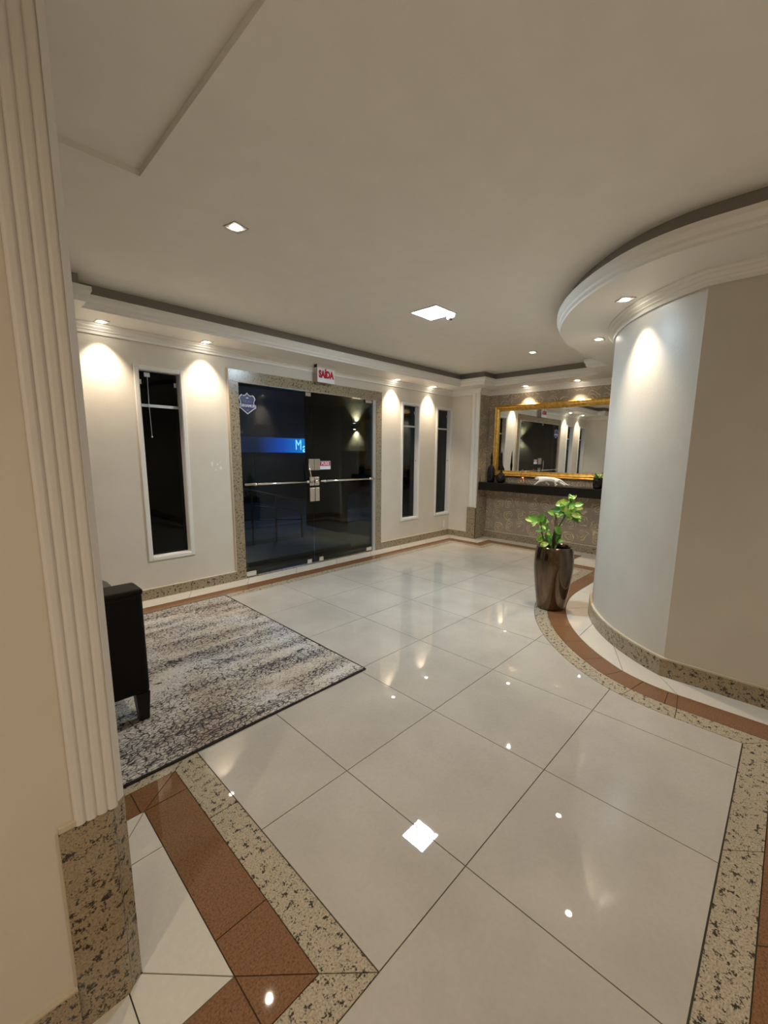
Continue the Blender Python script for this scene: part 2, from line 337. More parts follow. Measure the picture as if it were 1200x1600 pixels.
def rug_mat():
    m, nt, b = nmat('printed rug'); tc = N(nt, 'ShaderNodeTexCoord')
    mp = N(nt, 'ShaderNodeMapping'); mp.inputs['Scale'].default_value = (26, 50, 1)
    nd = N(nt, 'ShaderNodeTexNoise'); nd.inputs['Scale'].default_value = 14; nt.links.new(tc.outputs['Object'], nd.inputs['Vector'])
    mxv = N(nt, 'ShaderNodeMix', data_type='VECTOR'); mxv.inputs[0].default_value = .05
    nt.links.new(tc.outputs['Object'], mxv.inputs[4]); nt.links.new(nd.outputs['Color'], mxv.inputs[5])
    nt.links.new(mxv.outputs[1], mp.inputs['Vector'])
    vo = N(nt, 'ShaderNodeTexVoronoi', feature='DISTANCE_TO_EDGE'); vo.inputs['Scale'].default_value = 1; vo.inputs['Randomness'].default_value = .85; nt.links.new(mp.outputs[0], vo.inputs['Vector'])
    # streaky wear along the length: decides how thick and dark the outlines are
    ms = N(nt, 'ShaderNodeMapping'); ms.inputs['Scale'].default_value = (.9, 4.5, 1); nt.links.new(tc.outputs['Object'], ms.inputs['Vector'])
    ns = N(nt, 'ShaderNodeTexNoise'); ns.inputs['Scale'].default_value = 1.6; ns.inputs['Detail'].default_value = 4; nt.links.new(ms.outputs[0], ns.inputs['Vector'])
    thr = N(nt, 'ShaderNodeMapRange'); thr.inputs['From Min'].default_value = .36; thr.inputs['From Max'].default_value = .66; thr.inputs['To Min'].default_value = .012; thr.inputs['To Max'].default_value = .14
    nt.links.new(ns.outputs['Fac'], thr.inputs['Value'])
    dv = N(nt, 'ShaderNodeMath', operation='DIVIDE'); nt.links.new(vo.outputs['Distance'], dv.inputs[0]); nt.links.new(thr.outputs[0], dv.inputs[1])
    line = ramp(nt, [(.35, (1, 1, 1)), (1.0, (0, 0, 0))]); nt.links.new(dv.outputs[0], line.inputs['Fac'])
    # fine broken flecks
    mf = N(nt, 'ShaderNodeMapping'); mf.inputs['Scale'].default_value = (60, 140, 1); nt.links.new(tc.outputs['Object'], mf.inputs['Vector'])
    nf = N(nt, 'ShaderNodeTexNoise'); nf.inputs['Scale'].default_value = 1; nf.inputs['Detail'].default_value = 3; nf.inputs['Roughness'].default_value = .7; nt.links.new(mf.outputs[0], nf.inputs['Vector'])
    sh = N(nt, 'ShaderNodeMath', operation='MULTIPLY'); sh.inputs[1].default_value = .45; nt.links.new(ns.outputs['Fac'], sh.inputs[0])
    a2 = N(nt, 'ShaderNodeMath', operation='ADD'); nt.links.new(nf.outputs['Fac'], a2.inputs[0]); nt.links.new(sh.outputs[0], a2.inputs[1])
    fl = ramp(nt, [(.70, (0, 0, 0)), (.86, (1, 1, 1))]); nt.links.new(a2.outputs[0], fl.inputs['Fac'])
    mxm = N(nt, 'ShaderNodeMath', operation='MAXIMUM'); nt.links.new(line.outputs['Color'], mxm.inputs[0]); nt.links.new(fl.outputs['Color'], mxm.inputs[1])
    nc = N(nt, 'ShaderNodeTexNoise'); nc.inputs['Scale'].default_value = 2.2; nc.inputs['Detail'].default_value = 3; nt.links.new(tc.outputs['Object'], nc.inputs['Vector'])
    base = ramp(nt, [(.35, (.52, .43, .34)), (.5, (.62, .56, .48)), (.65, (.60, .59, .58))]); nt.links.new(nc.outputs['Fac'], base.inputs['Fac'])
    mx = N(nt, 'ShaderNodeMix', data_type='RGBA'); nt.links.new(mxm.outputs[0], mx.inputs[0]); nt.links.new(base.outputs['Color'], mx.inputs[6]); mx.inputs[7].default_value = (.035, .028, .032, 1)
    nt.links.new(mx.outputs[2], b.inputs['Base Color']); b.inputs['Roughness'].default_value = .9
    bu = N(nt, 'ShaderNodeBump'); bu.inputs['Strength'].default_value = .5; bu.inputs['Distance'].default_value = .004; nt.links.new(mxm.outputs[0], bu.inputs['Height']); bu.invert = True
    nt.links.new(bu.outputs['Normal'], b.inputs['Normal']); return m
M['rug'] = rug_mat()
M['rug_edge'] = simple('black rug binding', (.015, .012, .012), .9)
def sign_mat():
    m = bpy.data.materials.new('blue lightbox'); m.use_nodes = True; nt = m.node_tree; nt.nodes.clear()
    tc = N(nt, 'ShaderNodeTexCoord'); sx = N(nt, 'ShaderNodeSeparateXYZ'); nt.links.new(tc.outputs['Object'], sx.inputs[0])
    mr = N(nt, 'ShaderNodeMapRange'); mr.inputs['From Min'].default_value = -1.75; mr.inputs['From Max'].default_value = .05; nt.links.new(sx.outputs[0], mr.inputs['Value'])
    r = ramp(nt, [(0, (.004, .012, .05)), (.5, (.008, .09, .55)), (1, (.015, .32, 1.0))]); nt.links.new(mr.outputs[0], r.inputs['Fac'])
    e = N(nt, 'ShaderNodeEmission'); e.inputs[1].default_value = 1.7; nt.links.new(r.outputs['Color'], e.inputs[0])
    o = N(nt, 'ShaderNodeOutputMaterial'); nt.links.new(e.outputs[0], o.inputs[0]); return m
M['sign'] = sign_mat()
M['sign_text'] = emis('lit letters', (.25, .72, 1.0), 3.4)
M['exit_face'] = simple('exit sign face', (.80, .79, .80), .4)

# ------------------------------------------------------------------ plan geometry
CEN = Vector((5.30, -2.45))
def arc(R, a, n=28):
    """from the top of the circle (90 deg) turning to the left side"""
    end = 180 - a; return [(CEN.x + R*math.cos(math.radians(90+(end-90)*i/n)), CEN.y + R*math.sin(math.radians(90+(end-90)*i/n))) for i in range(n+1)]
def arc2(R, uend, a1=145, n=28):
    """main arc to a1 degrees, then an easing arc that ends running straight at u = uend"""
    c, s_ = math.cos(math.radians(a1)), math.sin(math.radians(a1)); r2 = (CEN.x + R*c - uend)/(1+c); c2 = (CEN.x + (R-r2)*c, CEN.y + (R-r2)*s_)
    n1 = 19; n2 = n-n1; out = [(CEN.x + R*math.cos(math.radians(90+(a1-90)*i/n1)), CEN.y + R*math.sin(math.radians(90+(a1-90)*i/n1))) for i in range(n1+1)]
    return out + [(c2[0] + r2*math.cos(math.radians(a1+(180-a1)*i/n2)), c2[1] + r2*math.sin(math.radians(a1+(180-a1)*i/n2))) for i in range(1, n2+1)]
A_OUT = arc2(3.205, 2.38); A_GB = arc2(3.025, 2.565); A_BW = arc2(2.777, 2.825); A_BASE = arc(2.478, 28.4); A_WALL = arc(2.44, 28.2); A_LIP = arc2(3.17, 2.46)
p_out = [(-5.2, 4.05), (6.98, 4.05), (6.98, 3.18), (7.48, 3.18), (7.48, 1.62), (6.62, 1.62), (6.62, .755)] + A_OUT + [(2.38, -2.003)]
p_gb = [(-5.2, 4.22), (7.15, 4.22), (7.15, 3.35), (7.65, 3.35), (7.65, 1.45), (6.80, 1.45), (6.80, .575)] + A_GB + [(2.565, -2.18)]
p_bw = [(-5.2, 4.46), (7.40, 4.46), (7.40, 3.60), (7.92, 3.60), (7.92, 1.20), (7.06, 1.20), (7.06, .327)] + A_BW + [(2.825, -2.43)]
p_wl = [(-5.2, 4.81), (7.80, 4.81), (7.80, 3.97), (8.30, 3.97), (8.30, .62), (7.45, .62), (7.45, -.01)] + A_BASE + [(3.12, -5.2)]
p_wl2 = p_wl[:-1] + [(3.12, -2.72)]
p_out2 = p_out + [(-5.2, -2.003)]; p_gb2 = p_gb + [(-5.2, -2.18)]; p_bw2 = p_bw + [(-5.2, -2.43)]; p_wl3 = p_wl2 + [(-5.2, -2.72)]

# ------------------------------------------------------------------ floor
fb = MB(); fb.box((-5.4, -5.4, -.25), (8.6, 5.1, -.006)); floor = struct('floor', fb, M['grout'], 'polished porcelain floor with granite border bands', 'floor')
G = .006; TH = .010
def inner_region():
    return [(x, y) for x, y in p_out2] + [(-5.2, -1.0), (-.668, -1.0), (-.668, 1.05), (-5.2, 1.05)]
REG = inner_region()
def inside(pt, poly):
    x, y = pt; c = False; n = len(poly)
    for i in range(n):
        x1, y1 = poly[i]; x2, y2 = poly[(i+1) % n]
        if (y1 > y) != (y2 > y) and x < (x2-x1)*(y-y1)/(y2-y1)+x1: c = not c
    return c
# shrink region a little for the joint: test + cdt clip
def offset_poly(poly, d):
    n = len(poly); out = []
    for i in range(n):
        p0 = Vector(poly[i-1]); p1 = Vector(poly[i]); p2 = Vector(poly[(i+1) % n])
        e1 = (p1-p0).normalized(); e2 = (p2-p1).normalized()
        n1 = Vector((-e1.y, e1.x)); n2 = Vector((-e2.y, e2.x)); b = (n1+n2)
        b = b/(1+n1.dot(n2)) if 1+n1.dot(n2) > .2 else n1
        out.append(tuple(p1 + b*d))
    return out
def area(poly): return sum(poly[i-1][0]*poly[i][1]-poly[i][0]*poly[i-1][1] for i in range(len(poly)))/2
if area(REG) < 0: REG = REG[::-1]
REGS = offset_poly(REG, G*.6)
def slab(mb, polys, z0=-TH, z1=0.0):
    for poly in polys:
        if area(poly) < 0: poly = poly[::-1]
        mb.prism(poly, z0, z1)
def clip_square(x0, y0, x1, y1):
    """faces of square ∩ region (triangulated where cut)"""
    sq = [(x0, y0), (x1, y0), (x1, y1), (x0, y1)]
    xs = [p[0] for p in REGS]; cut = False
    n = len(REGS)
    for i in range(n):
        a = REGS[i]; b = REGS[(i+1) % n]
        if inside(a, sq): cut = True; break
        for j in range(4):
            if mgeo.intersect_line_line_2d(Vector(a), Vector(b), Vector(sq[j]), Vector(sq[(j+1) % 4])) is not None: cut = True; break
        if cut: break
    if not cut:
        return [sq] if inside(((x0+x1)/2, (y0+y1)/2), REGS) else []
    vs = [Vector(p) for p in sq] + [Vector(p) for p in REGS]
    fs = [[0, 1, 2, 3], list(range(4, 4+n))]
    ov, oe, of, a_, b_, orig = mgeo.delaunay_2d_cdt(vs, [], fs, 0, 1e-5)
    res = []
    for f, og in zip(of, orig):
        if 0 in og and 1 in og: res.append([tuple(ov[i]) for i in f])
    return res
def tile_mesh(polys):
    """one prism from a set of triangles covering a flat piece"""
    bm = bmesh.new()
    for p in polys:
        vv = [bm.verts.new((x, y, 0)) for x, y in p]
        try: bm.faces.new(vv)
        except ValueError: pass
    bmesh.ops.remove_doubles(bm, verts=bm.verts, dist=1e-5)
    bmesh.ops.dissolve_limit(bm, angle_limit=.01, verts=bm.verts, edges=bm.edges)
    for f in bm.faces:
        f.normal_update()
        if f.normal.z < 0: f.normal_flip()
    r = bmesh.ops.extrude_face_region(bm, geom=bm.faces[:])
    for v in r['geom']:
        if isinstance(v, bmesh.types.BMVert): v.co.z -= TH
    bm.verts.index_update(); mb = MB(); mb.add([v.co for v in bm.verts], [[v.index for v in f.verts] for f in bm.faces]); bm.free(); return mb
# field tiles on the measured grid; smaller ones fill the strip by the entrance
for i in range(-6, 8):
    for j in range(-2, 5):
        ps = clip_square(i+G/2, j+G/2, i+1-G/2, j+1-G/2)
        if ps: obj('floor_tile', tile_mesh(ps), M['tile'], floor)
def band(name, outer, inner, mat, step, skip=()):
    """pieces between two polylines with matching vertices"""
    for k in range(len(outer)-1):
        if k in skip: continue
        a0, a1, b0, b1 = map(Vector, (outer[k], outer[k+1], inner[k], inner[k+1]))
        L = max((a1-a0).length, (b1-b0).length); yield (k, a0, a1, b0, b1, L)
def inset4(q, g):
    return offset_poly(q, g if area(q) > 0 else -g)
def lay_band(name, outer, inner, mat, step, arc_range, arc_join):
    segs = list(band(name, outer, inner, mat, step)); k = 0
    while k < len(segs):
        kk, a0, a1, b0, b1, L = segs[k]
        if arc_range[0] <= kk < arc_range[1]:
            # a curved piece of arc_join short segments
            m = min(arc_join, arc_range[1]-kk)
            o = [outer[kk+t] for t in range(m+1)]; i_ = [inner[kk+t] for t in range(m+1)]
            q = o + i_[::-1]; mb = MB(); mb.prism(inset4(q, G*.45) if area(q) > 0 else inset4(q, G*.45)[::-1], -TH, 0)
            obj(name, mb, mat, floor); k += m; continue
        n = max(1, round(L/step))
        for t in range(n):
            s0 = t/n; s1 = (t+1)/n
            # joints square across the band: shared station measured on the outer line, mitred at the corners
            q = [tuple(a0.lerp(a1, s0)), tuple(a0.lerp(a1, s1)), tuple(b0.lerp(b1, s1)), tuple(b0.lerp(b1, s0))]
            q = inset4(q, G*.45)
            if area(q) < 0: q = q[::-1]
            mb = MB(); mb.prism(q, -TH, 0); obj(name, mb, mat, floor)
        k += 1
AR = (7, 7+28)
lay_band('granite_strip', p_gb2, p_out2, M['granite'], 1.3, AR, 4)
lay_band('brown_strip', p_bw2, p_gb2, M['brown'], .95, AR, 3)
lay_band('border_tile', p_wl3, p_bw2, M['tile_white'], 1.0, AR, 7)
# island round the near wall
def poly_piece(name, pts, mat):
    q = list(pts)
    if area(q) < 0: q = q[::-1]
    q = offset_poly(q, G*.45); mb = MB(); mb.prism(q, -TH, 0); obj(name, mb, mat, floor)
gi = (-.852, -.818, .86); bi = (-1.112, -.565, .645)   # granite/brown line, brown/white line (u, v low, v high)
poly_piece('granite_strip', [(-.668, -1.0), (-.668, .3), (gi[0], .3), (gi[0], gi[1])], M['granite'])
poly_piece('granite_strip', [(-.668, .3), (-.668, 1.05), (gi[0], gi[2]), (gi[0], .3)], M['granite'])
poly_piece('granite_strip', [(-.668, -1.0), (gi[0], gi[1]), (-1.9, gi[1]), (-1.9, -1.0)], M['granite'])
poly_piece('granite_strip', [(-.668, 1.05), (-1.9, 1.05), (-1.9, gi[2]), (gi[0], gi[2])], M['granite'])
poly_piece('granite_strip', [(-1.9, -1.0), (-1.9, gi[1]), (-5.2, gi[1]), (-5.2, -1.0)], M['granite'])
poly_piece('granite_strip', [(-1.9, 1.05), (-5.2, 1.05), (-5.2, gi[2]), (-1.9, gi[2])], M['granite'])
poly_piece('brown_strip', [(gi[0], gi[1]), (gi[0], -.376), (bi[0], -.376), (bi[0], bi[1])], M['brown'])
poly_piece('brown_strip', [(gi[0], -.376), (gi[0], .642), (bi[0], .642), (bi[0], -.376)], M['brown'])
poly_piece('brown_strip', [(gi[0], .642), (gi[0], gi[2]), (bi[0], .642)], M['brown'])
poly_piece('brown_strip', [(gi[0], gi[2]), (bi[0]-.02, gi[2]), (bi[0]-.02, .642), (bi[0], .642)], M['brown'])
poly_piece('brown_strip', [(bi[0]-.02, gi[2]), (-2.0, gi[2]), (-2.0, .642), (bi[0]-.02, .642)], M['brown'])
poly_piece('brown_strip', [(-2.0, gi[2]), (-5.2, gi[2]), (-5.2, .642), (-2.0, .642)], M['brown'])
poly_piece('brown_strip', [(gi[0], gi[1]), (bi[0], bi[1]), (bi[0], gi[1])], M['brown'])
poly_piece('brown_strip', [(bi[0], gi[1]), (bi[0], bi[1]), (-2.1, bi[1]), (-2.1, gi[1])], M['brown'])
poly_piece('brown_strip', [(-2.1, gi[1]), (-2.1, bi[1]), (-5.2, bi[1]), (-5.2, gi[1])], M['brown'])
poly_piece('border_tile', [(bi[0], bi[1]), (bi[0], .306), (-1.385, .306), (-1.385, -.268)], M['tile_white'])
poly_piece('border_tile', [(bi[0], .306), (bi[0], .642), (-1.385, .33), (-1.385, .306)], M['tile_white'])
poly_piece('border_tile', [(bi[0], .642), (-2.2, .642), (-2.2, .33), (-1.385, .33)], M['tile_white'])
poly_piece('border_tile', [(bi[0], bi[1]), (-1.385, -.268), (-1.444, -.268), (-1.444, bi[1])], M['tile_white'])
poly_piece('border_tile', [(-1.444, bi[1]), (-1.444, -.29), (-2.4, -.29), (-2.4, bi[1])], M['tile_white'])
poly_piece('border_tile', [(-2.4, bi[1]), (-2.4, -.29), (-5.2, -.29), (-5.2, bi[1])], M['tile_white'])
poly_piece('border_tile', [(-2.2, .642), (-5.2, .642), (-5.2, .33), (-2.2, .33)], M['tile_white'])
for i in range(-5, 3):     # hall floor behind the camera
    for j in range(3):
        poly_piece('border_tile', [(i, -2.72-j), (i+1, -2.72-j), (i+1, max(-5.2, -3.72-j)), (i, max(-5.2, -3.72-j))], M['tile_white'])

# ------------------------------------------------------------------ walls
WT = .26
def wall_with_holes(mb, u0, u1, z0, z1, holes, v0, v1):
    us = sorted(set([u0, u1] + [h[0] for h in holes] + [h[1] for h in holes]))
    for a, b in zip(us, us[1:]):
        hs = sorted([(h[2], h[3]) for h in holes if h[0] <= a+1e-6 and h[1] >= b-1e-6]); z = z0
        for h0, h1 in hs:
            if h0 > z+1e-6: mb.box((a, v0, z), (b, v1, h0))
            z = h1
        if z < z1-1e-6: mb.box((a, v0, z), (b, v1, z1))
WIN = [(-1.12, -.44), (.205, .88), (5.785, 6.465), (7.12, 7.80)]
ZB, ZT = .585, 3.425
holes = [(a+.055, b-.055, ZB+.055, ZT-.055) for a, b in WIN] + [(1.60, 5.08, 0, 3.52)]
mb = MB(); wall_with_holes(mb, -1.62, 8.3, 0, H, holes, VW, VW+WT); wl = struct('wall_left', mb, M['paint'], 'long off-white wall with the glass entrance and narrow windows', 'wall')
# small pale filler marks beside the door
mb = MB()
for (cu_, cz, w_, h_) in [(1.24, 2.03, .05, .09), (1.33, 2.02, .035, .05), (1.385, 1.96, .05, .07), (1.30, 1.93, .03, .04), (1.38, 2.06, .02, .03)]:
    pts = [(cu_ + w_/2*math.cos(a*PI/5)*random.uniform(.6, 1.1), cz + h_/2*math.sin(a*PI/5)*random.uniform(.6, 1.1)) for a in range(10)]
    mb.prism(pts, VW-.0015, VW+.001, axis='y')
obj('filler_mark', mb, M['putty'], wl)
mb = MB(); mb.box((8.30, .625, 0), (8.56, 4.23, H)); mb.box((7.80, 3.97, 0), (8.30, 4.81, H)); wb = struct('wall_back', mb, M['wallpaper'], 'patterned taupe wallpaper wall behind the gilt mirror', 'wall')
mb = MB(); mb.box((7.797, 3.972, 0), (7.80, 4.81, ZS)); obj('return_face', mb, M['paint'], wb)
mb = MB(); mb.box((-1.25, 3.972, 0), (-1.247, 4.81, ZS)); obj('return_face', mb, M['paint'], wl)
# curved wall with flat continuation (solid drum)
def drum(mb, pl, z0, z1):
    q = list(pl)
    if area(q) < 0: q = q[::-1]
    mb.prism(q, z0, z1)
mb = MB(); wl_pts = [(7.45, .62), (7.45, -.01)] + A_WALL + [(3.15, -5.2)] + [(8.55, -5.2), (8.55, .62)]
drum(mb, wl_pts, 0, H); wr = struct('wall_right', mb, M['paint_curve'], 'curved cream wall on the right running into a flat stretch', 'wall')
smooth_by_angle(wr)
mb = MB(); mb.box((-5.4, -5.4, 0), (8.6, -5.2, H+.4)); struct('wall_front', mb, M['paint'], 'plain wall at the far end of the hall', 'wall')
mb = MB(); mb.box((-5.4, -5.2, 0), (-5.2, -.30, H+.4)); struct('wall_hall', mb, M['paint'], 'plain wall of the hall left of the viewer', 'wall')
mb = MB(); mb.box((-1.9, .32, 0), (-1.62, 4.81, H)); mb.box((-1.62, 3.97, 0), (-1.25, 4.81, H)); struct('wall_side', mb, M['wallpaper'], 'patterned wallpaper wall of the lounge hidden behind the near wall, seen in the mirror', 'wall')
# near wall stub ending in a fluted pilaster
mb = MB(); mb.box((-5.2, -.30, 0), (-1.44, .32, H+.3)); wn = struct('wall_near', mb, M['paint'], 'cream wall end in the left foreground', 'wall')
# fluted pilaster
def fluted(mb, u0, u1, v, z0, z1, n, depth, axis='u', sgn=-1):
    pts = []; w = (u1-u0)/n; seg = 11
    for i in range(n):
        for k in range(seg):
            t = k/seg; pts.append((u0 + (i+t)*w, depth*(.35+.65*min(1, 1.25*math.sin(PI*(t*.98+.01)))**.6)))
    pts.append((u1, depth*.3)); prof = [(a, v+sgn*b) for a, b in pts] + [(u1, v+.0), (u0, v+.0)]
    if axis == 'u': q = prof
    else: q = [(b, a) for a, b in prof]
    if area(q) < 0: q = q[::-1]
    mb.prism(q, z0, z1)
col = sempty('trim_1', (-1.5, -.32, 0), 'fluted plaster pilaster on a tall granite plinth, left foreground', 'pilaster')
mb = MB(); fluted(mb, -1.552, -1.415, -.302, .875, H, 4, .016)
mb.prism([(-1.415, -.318), (-1.392, -.300), (-1.392, .33), (-1.42, .33), (-1.42, -.30)], .895, H)
obj('pilaster_shaft', mb, M['column'], col)
mb = MB(); q = [(-1.60, -.31), (-1.452, -.31), (-1.440, -.308), (-1.43, -.300), (-1.4305, -.297), (-1.4305, .0), (-1.60, .0)]
mb.prism(q, 0, .875); obj('plinth_slab', mb, M['granite_wall'], col)
mb = MB(); mb.prism([(-1.4285, -.297), (-1.383, -.262), (-1.383, .36), (-1.4285, .36)], 0, .885); obj('plinth_slab', mb, M['granite_wall'], col)
mb = MB(); mb.box((-1.60, -.315, .875), (-1.545, -.28, .90), bev=.004); obj('plinth_cap', mb, M['seal'], col)
mb = MB(); mb.box((-5.2, -.325, 0), (-1.602, -.30, .205)); mb.box((-5.2, -.322, .205), (-1.602, -.30, .213), mi=1); mb.box((-1.608, -.306, .213), (-1.600, -.30, .875), mi=1)
b = obj('baseboard_near', mb, [M['granite_wall'], M['seal']], None, (0, 0, 0)); b['kind'] = 'structure'; b['label'] = 'granite skirting along the cream wall in the left foreground'; b['category'] = 'baseboard'

# far corner pilaster and granite
col2 = sempty('trim_2', (7.78, 4.05, 0), 'slim white pilaster at the corner beside the patterned wall', 'pilaster')
mb = MB(); fluted(mb, 3.93, 4.16, 7.797, .84, 3.75, 2, .045, axis='v'); mb.box((7.752, 3.925, .83), (7.797, 3.945, 3.75)); obj('pilaster_shaft', mb, M['white_trim'], col2)
mb = MB(); mb.box((7.755, 3.93, 0), (7.797, 4.19, .83), bev=.006); obj('plinth_slab', mb, M['granite_wall'], col2)
mb = MB(); mb.box((7.76, 3.93, 0), (8.295, 3.969, 1.12), bev=.004); obj('plinth_slab', mb, M['granite_wall'], col2)

col3 = sempty('trim_4', (-1.23, 4.05, 0), 'slim white pilaster at the lounge corner, seen in the mirror', 'pilaster')
mb = MB(); mb.box((-1.295, 3.925, .83), (-1.251, 3.968, 3.75), bev=.01); obj('pilaster_shaft', mb, M['white_trim'], col3)
mb = MB(); mb.box((-1.295, 3.92, 0), (-1.251, 3.968, .83), bev=.006); obj('plinth_slab', mb, M['granite_wall'], col3)
# baseboards
def bboard(name, boxes, label):
    mb = MB()
    for a, b_ in boxes: mb.box(a, b_)
    o = obj(name, mb, [M['granite_wall'], M['seal']], None, (0, 0, 0)); o['kind'] = 'structure'; o['label'] = label; o['category'] = 'baseboard'
    cap = MB()
    for a, b_ in boxes: cap.box((a[0], a[1], b_[2]), (b_[0], b_[1], b_[2]+.012))
    obj('sealant_bead', cap, M['seal'], o); return o
BH = .155
bboard('baseboard_left', [((-1.247, VW-.035, 0), (1.565, VW, BH)), ((5.105, VW-.035, 0), (7.765, VW, BH))], 'speckled granite skirting along the entrance wall')
bboard('baseboard_corner', [((7.765, 4.192, 0), (7.797, VW, BH))], 'short granite skirting on the wall return')
bboard('baseboard_back', [((8.262, .63, 0), (8.30, 3.928, BH+.02)), ((7.41, .032, 0), (7.449, .62, BH))], 'granite skirting under the patterned wallpaper')
bc = sempty('baseboard_right', (4, -1, 0), 'curved granite skirting wrapping the round wall', 'baseboard')
def ring_piece(name, ob, ib, z0, z1, mat, parent):
    q = ob + ib[::-1]
    if area(q) < 0: q = q[::-1]
    mb = MB(); mb.prism(q, z0, z1); return obj(name, mb, mat, parent)
wa = [(7.45, -.01)] + A_WALL + [(3.149, -1.9), (3.149, -3.4), (3.149, -5.2)]
wo = [(7.45, .03)] + A_BASE + [(3.115, -1.9), (3.115, -3.4), (3.115, -5.2)]
cuts = [0, 1, 5, 9, 13, 17, 21, 25, 29, 30, 31, 32]
for c0, c1 in zip(cuts, cuts[1:]):
    ring_piece('skirting_slab', wo[c0:c1+1], wa[c0:c1+1], 0, .175, M['granite_wall'], bc)
ring_piece('sealant_bead', [tuple(Vector(a).lerp(Vector(b_), .2)) for a, b_ in zip(wo, wa)], wa, .175, .192, M['seal'], bc)
# thin cream skim edge where the round wall meets the skirting
# ------------------------------------------------------------------ ceiling
mb = MB()
mb.box((-.57, -5.4, H), (8.6, 5.1, H+.2)); mb.box((-5.4, 1.55, H), (-.57, 5.1, H+.2)); mb.box((-5.4, -5.4, H+.045), (-.57, 1.55, H+.3))
struct('ceiling', mb, M['ceiling'], 'smooth painted ceiling with a shallow raised bay at the left', 'ceiling')
lip = [(-1.62, 3.82), (-.42, 3.82), (-.42, 4.10), (7.15, 4.10), (7.15, 3.42), (7.62, 3.42), (7.62, 1.09), (6.80, 1.09), (6.80, .72)] + A_LIP + [(2.46, -5.2)]
wal = [(-1.62, 3.97), (-1.25, 3.97), (-1.25, 4.81), (7.80, 4.81), (7.80, 3.97), (8.30, 3.97), (8.30, .62), (7.45, .62), (7.45, -.01)] + A_WALL + [(3.15, -5.2)]
def offs(path, d):
    out = []
    for i, p in enumerate(path):
        p = Vector(p); e1 = (p-Vector(path[i-1])).normalized() if i else None; e2 = (Vector(path[i+1])-p).normalized() if i < len(path)-1 else None
        e1 = e1 or e2; e2 = e2 or e1
        n1 = Vector((-e1.y, e1.x)); n2 = Vector((-e2.y, e2.x)); bb = (n1+n2)/(1+n1.dot(n2)); out.append(p + bb*d)
    return out
prof = [('L', .05, ZS), ('L', .05, 3.885), ('L', .028, 3.905), ('L', .028, 3.935), ('L', .012, 3.95), ('L', .0, 3.975), ('L', 0, 4.02), ('L', .11, 4.02), ('L', .11, H-.001), ('W', -.002, H-.001),
        ('W', -.002, 3.735), ('W', -.022, 3.735), ('W', -.026, 3.765), ('W', -.045, 3.78), ('W', -.045, 3.79), ('W', -.072, 3.815), ('W', -.072, 3.828), ('W', -.10, 3.845), ('W', -.10, ZS)]
cache = {}
for t, d, z in prof:
    if (t, d) not in cache: cache[(t, d)] = offs(lip if t == 'L' else wal, d)
# corners of the mitre on the wall side stay matched with the lip stations
st = [[(*cache[(t, d)][i], z) for t, d, z in prof] for i in range(len(lip))]
mb = MB(); mb.sweep(None, st); cornice = struct('trim_3', mb, M['plaster'], 'dropped plaster soffit with stepped cornice round the lobby ceiling', 'cornice')

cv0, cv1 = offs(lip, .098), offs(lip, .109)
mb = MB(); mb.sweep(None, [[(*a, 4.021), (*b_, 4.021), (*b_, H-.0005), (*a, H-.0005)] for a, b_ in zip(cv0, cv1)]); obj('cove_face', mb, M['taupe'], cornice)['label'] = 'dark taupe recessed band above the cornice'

smooth_by_angle(cornice)
for o_ in list(bc.children): smooth_by_angle(o_)

# ------------------------------------------------------------------ lamps
def spot_lamp(parent, loc, power, col=WARM, size=110, blend=.9, rad=.014, direction=(0, 0, -1)):
    l = bpy.data.lights.new('lamp_light', 'SPOT'); l.energy = power; l.color = col; l.spot_size = math.radians(size); l.spot_blend = blend; l.shadow_soft_size = rad
    o = bpy.data.objects.new('lamp_light', l); COL.objects.link(o); o.parent = parent
    o.location = Vector(loc)*S - wpos(parent); o.rotation_euler = Vector(direction).to_track_quat('-Z', 'Y').to_euler(); return o
def downlight(u, v, z, label, group, power=None, ang=0, tilt=(0, 0, -1), size=80, blend=1.0):
    t = thing('downlight', label, 'downlight', (u, v, z), group)
    h = .075; rot = Matrix.Translation((u, v, 0)) @ Matrix.Rotation(ang, 4, 'Z') @ Matrix.Translation((-u, -v, 0))
    mb = MB(); w = .012
    for a, b_ in [((-h, -h), (h, -h+w)), ((-h, h-w), (h, h)), ((-h, -h+w), (-h+w, h-w)), ((h-w, -h+w), (h, h-w))]:
        mb.box((u+a[0], v+a[1], z-.006), (u+b_[0], v+b_[1], z+.001), mat=rot)
    obj('trim_ring', mb, M['steel'], t)
    mb = MB(); mb.box((u-h+w, v-h+w, z-.003), (u+h-w, v+h-w, z-.001), mat=rot); obj('reflector', mb, M['plaster'], t)
    mb = MB(); mb.lathe((u, v, z-.010), [(.036, 0), (.040, .003), (.040, .007)], 20); obj('bulb', mb, M['spot'], t)
    spot_lamp(t, (u, v, z-.03), power or P_SPOT, direction=tilt, size=size, blend=blend)
    return t
DL = [(-.17, 4.60, 'wall downlight above the first window, nearest the fluted pilaster'),
      (1.17, 4.60, 'wall downlight between the first window and the entrance door'),
      (5.44, 4.63, 'wall downlight just right of the entrance door frame'),
      (6.76, 4.63, 'wall downlight between the two narrow far windows')]
for u, v, lb in DL: downlight(u, v, ZS, lb, 'downlights along the entrance wall', tilt=(0, .12, -1))
downlight(8.09, 2.88, ZS, 'downlight over the left part of the gilt mirror', 'downlights above the mirror', tilt=(.12, 0, -1))
downlight(8.06, 1.66, ZS, 'downlight over the right part of the gilt mirror', 'downlights above the mirror', tilt=(.12, 0, -1))
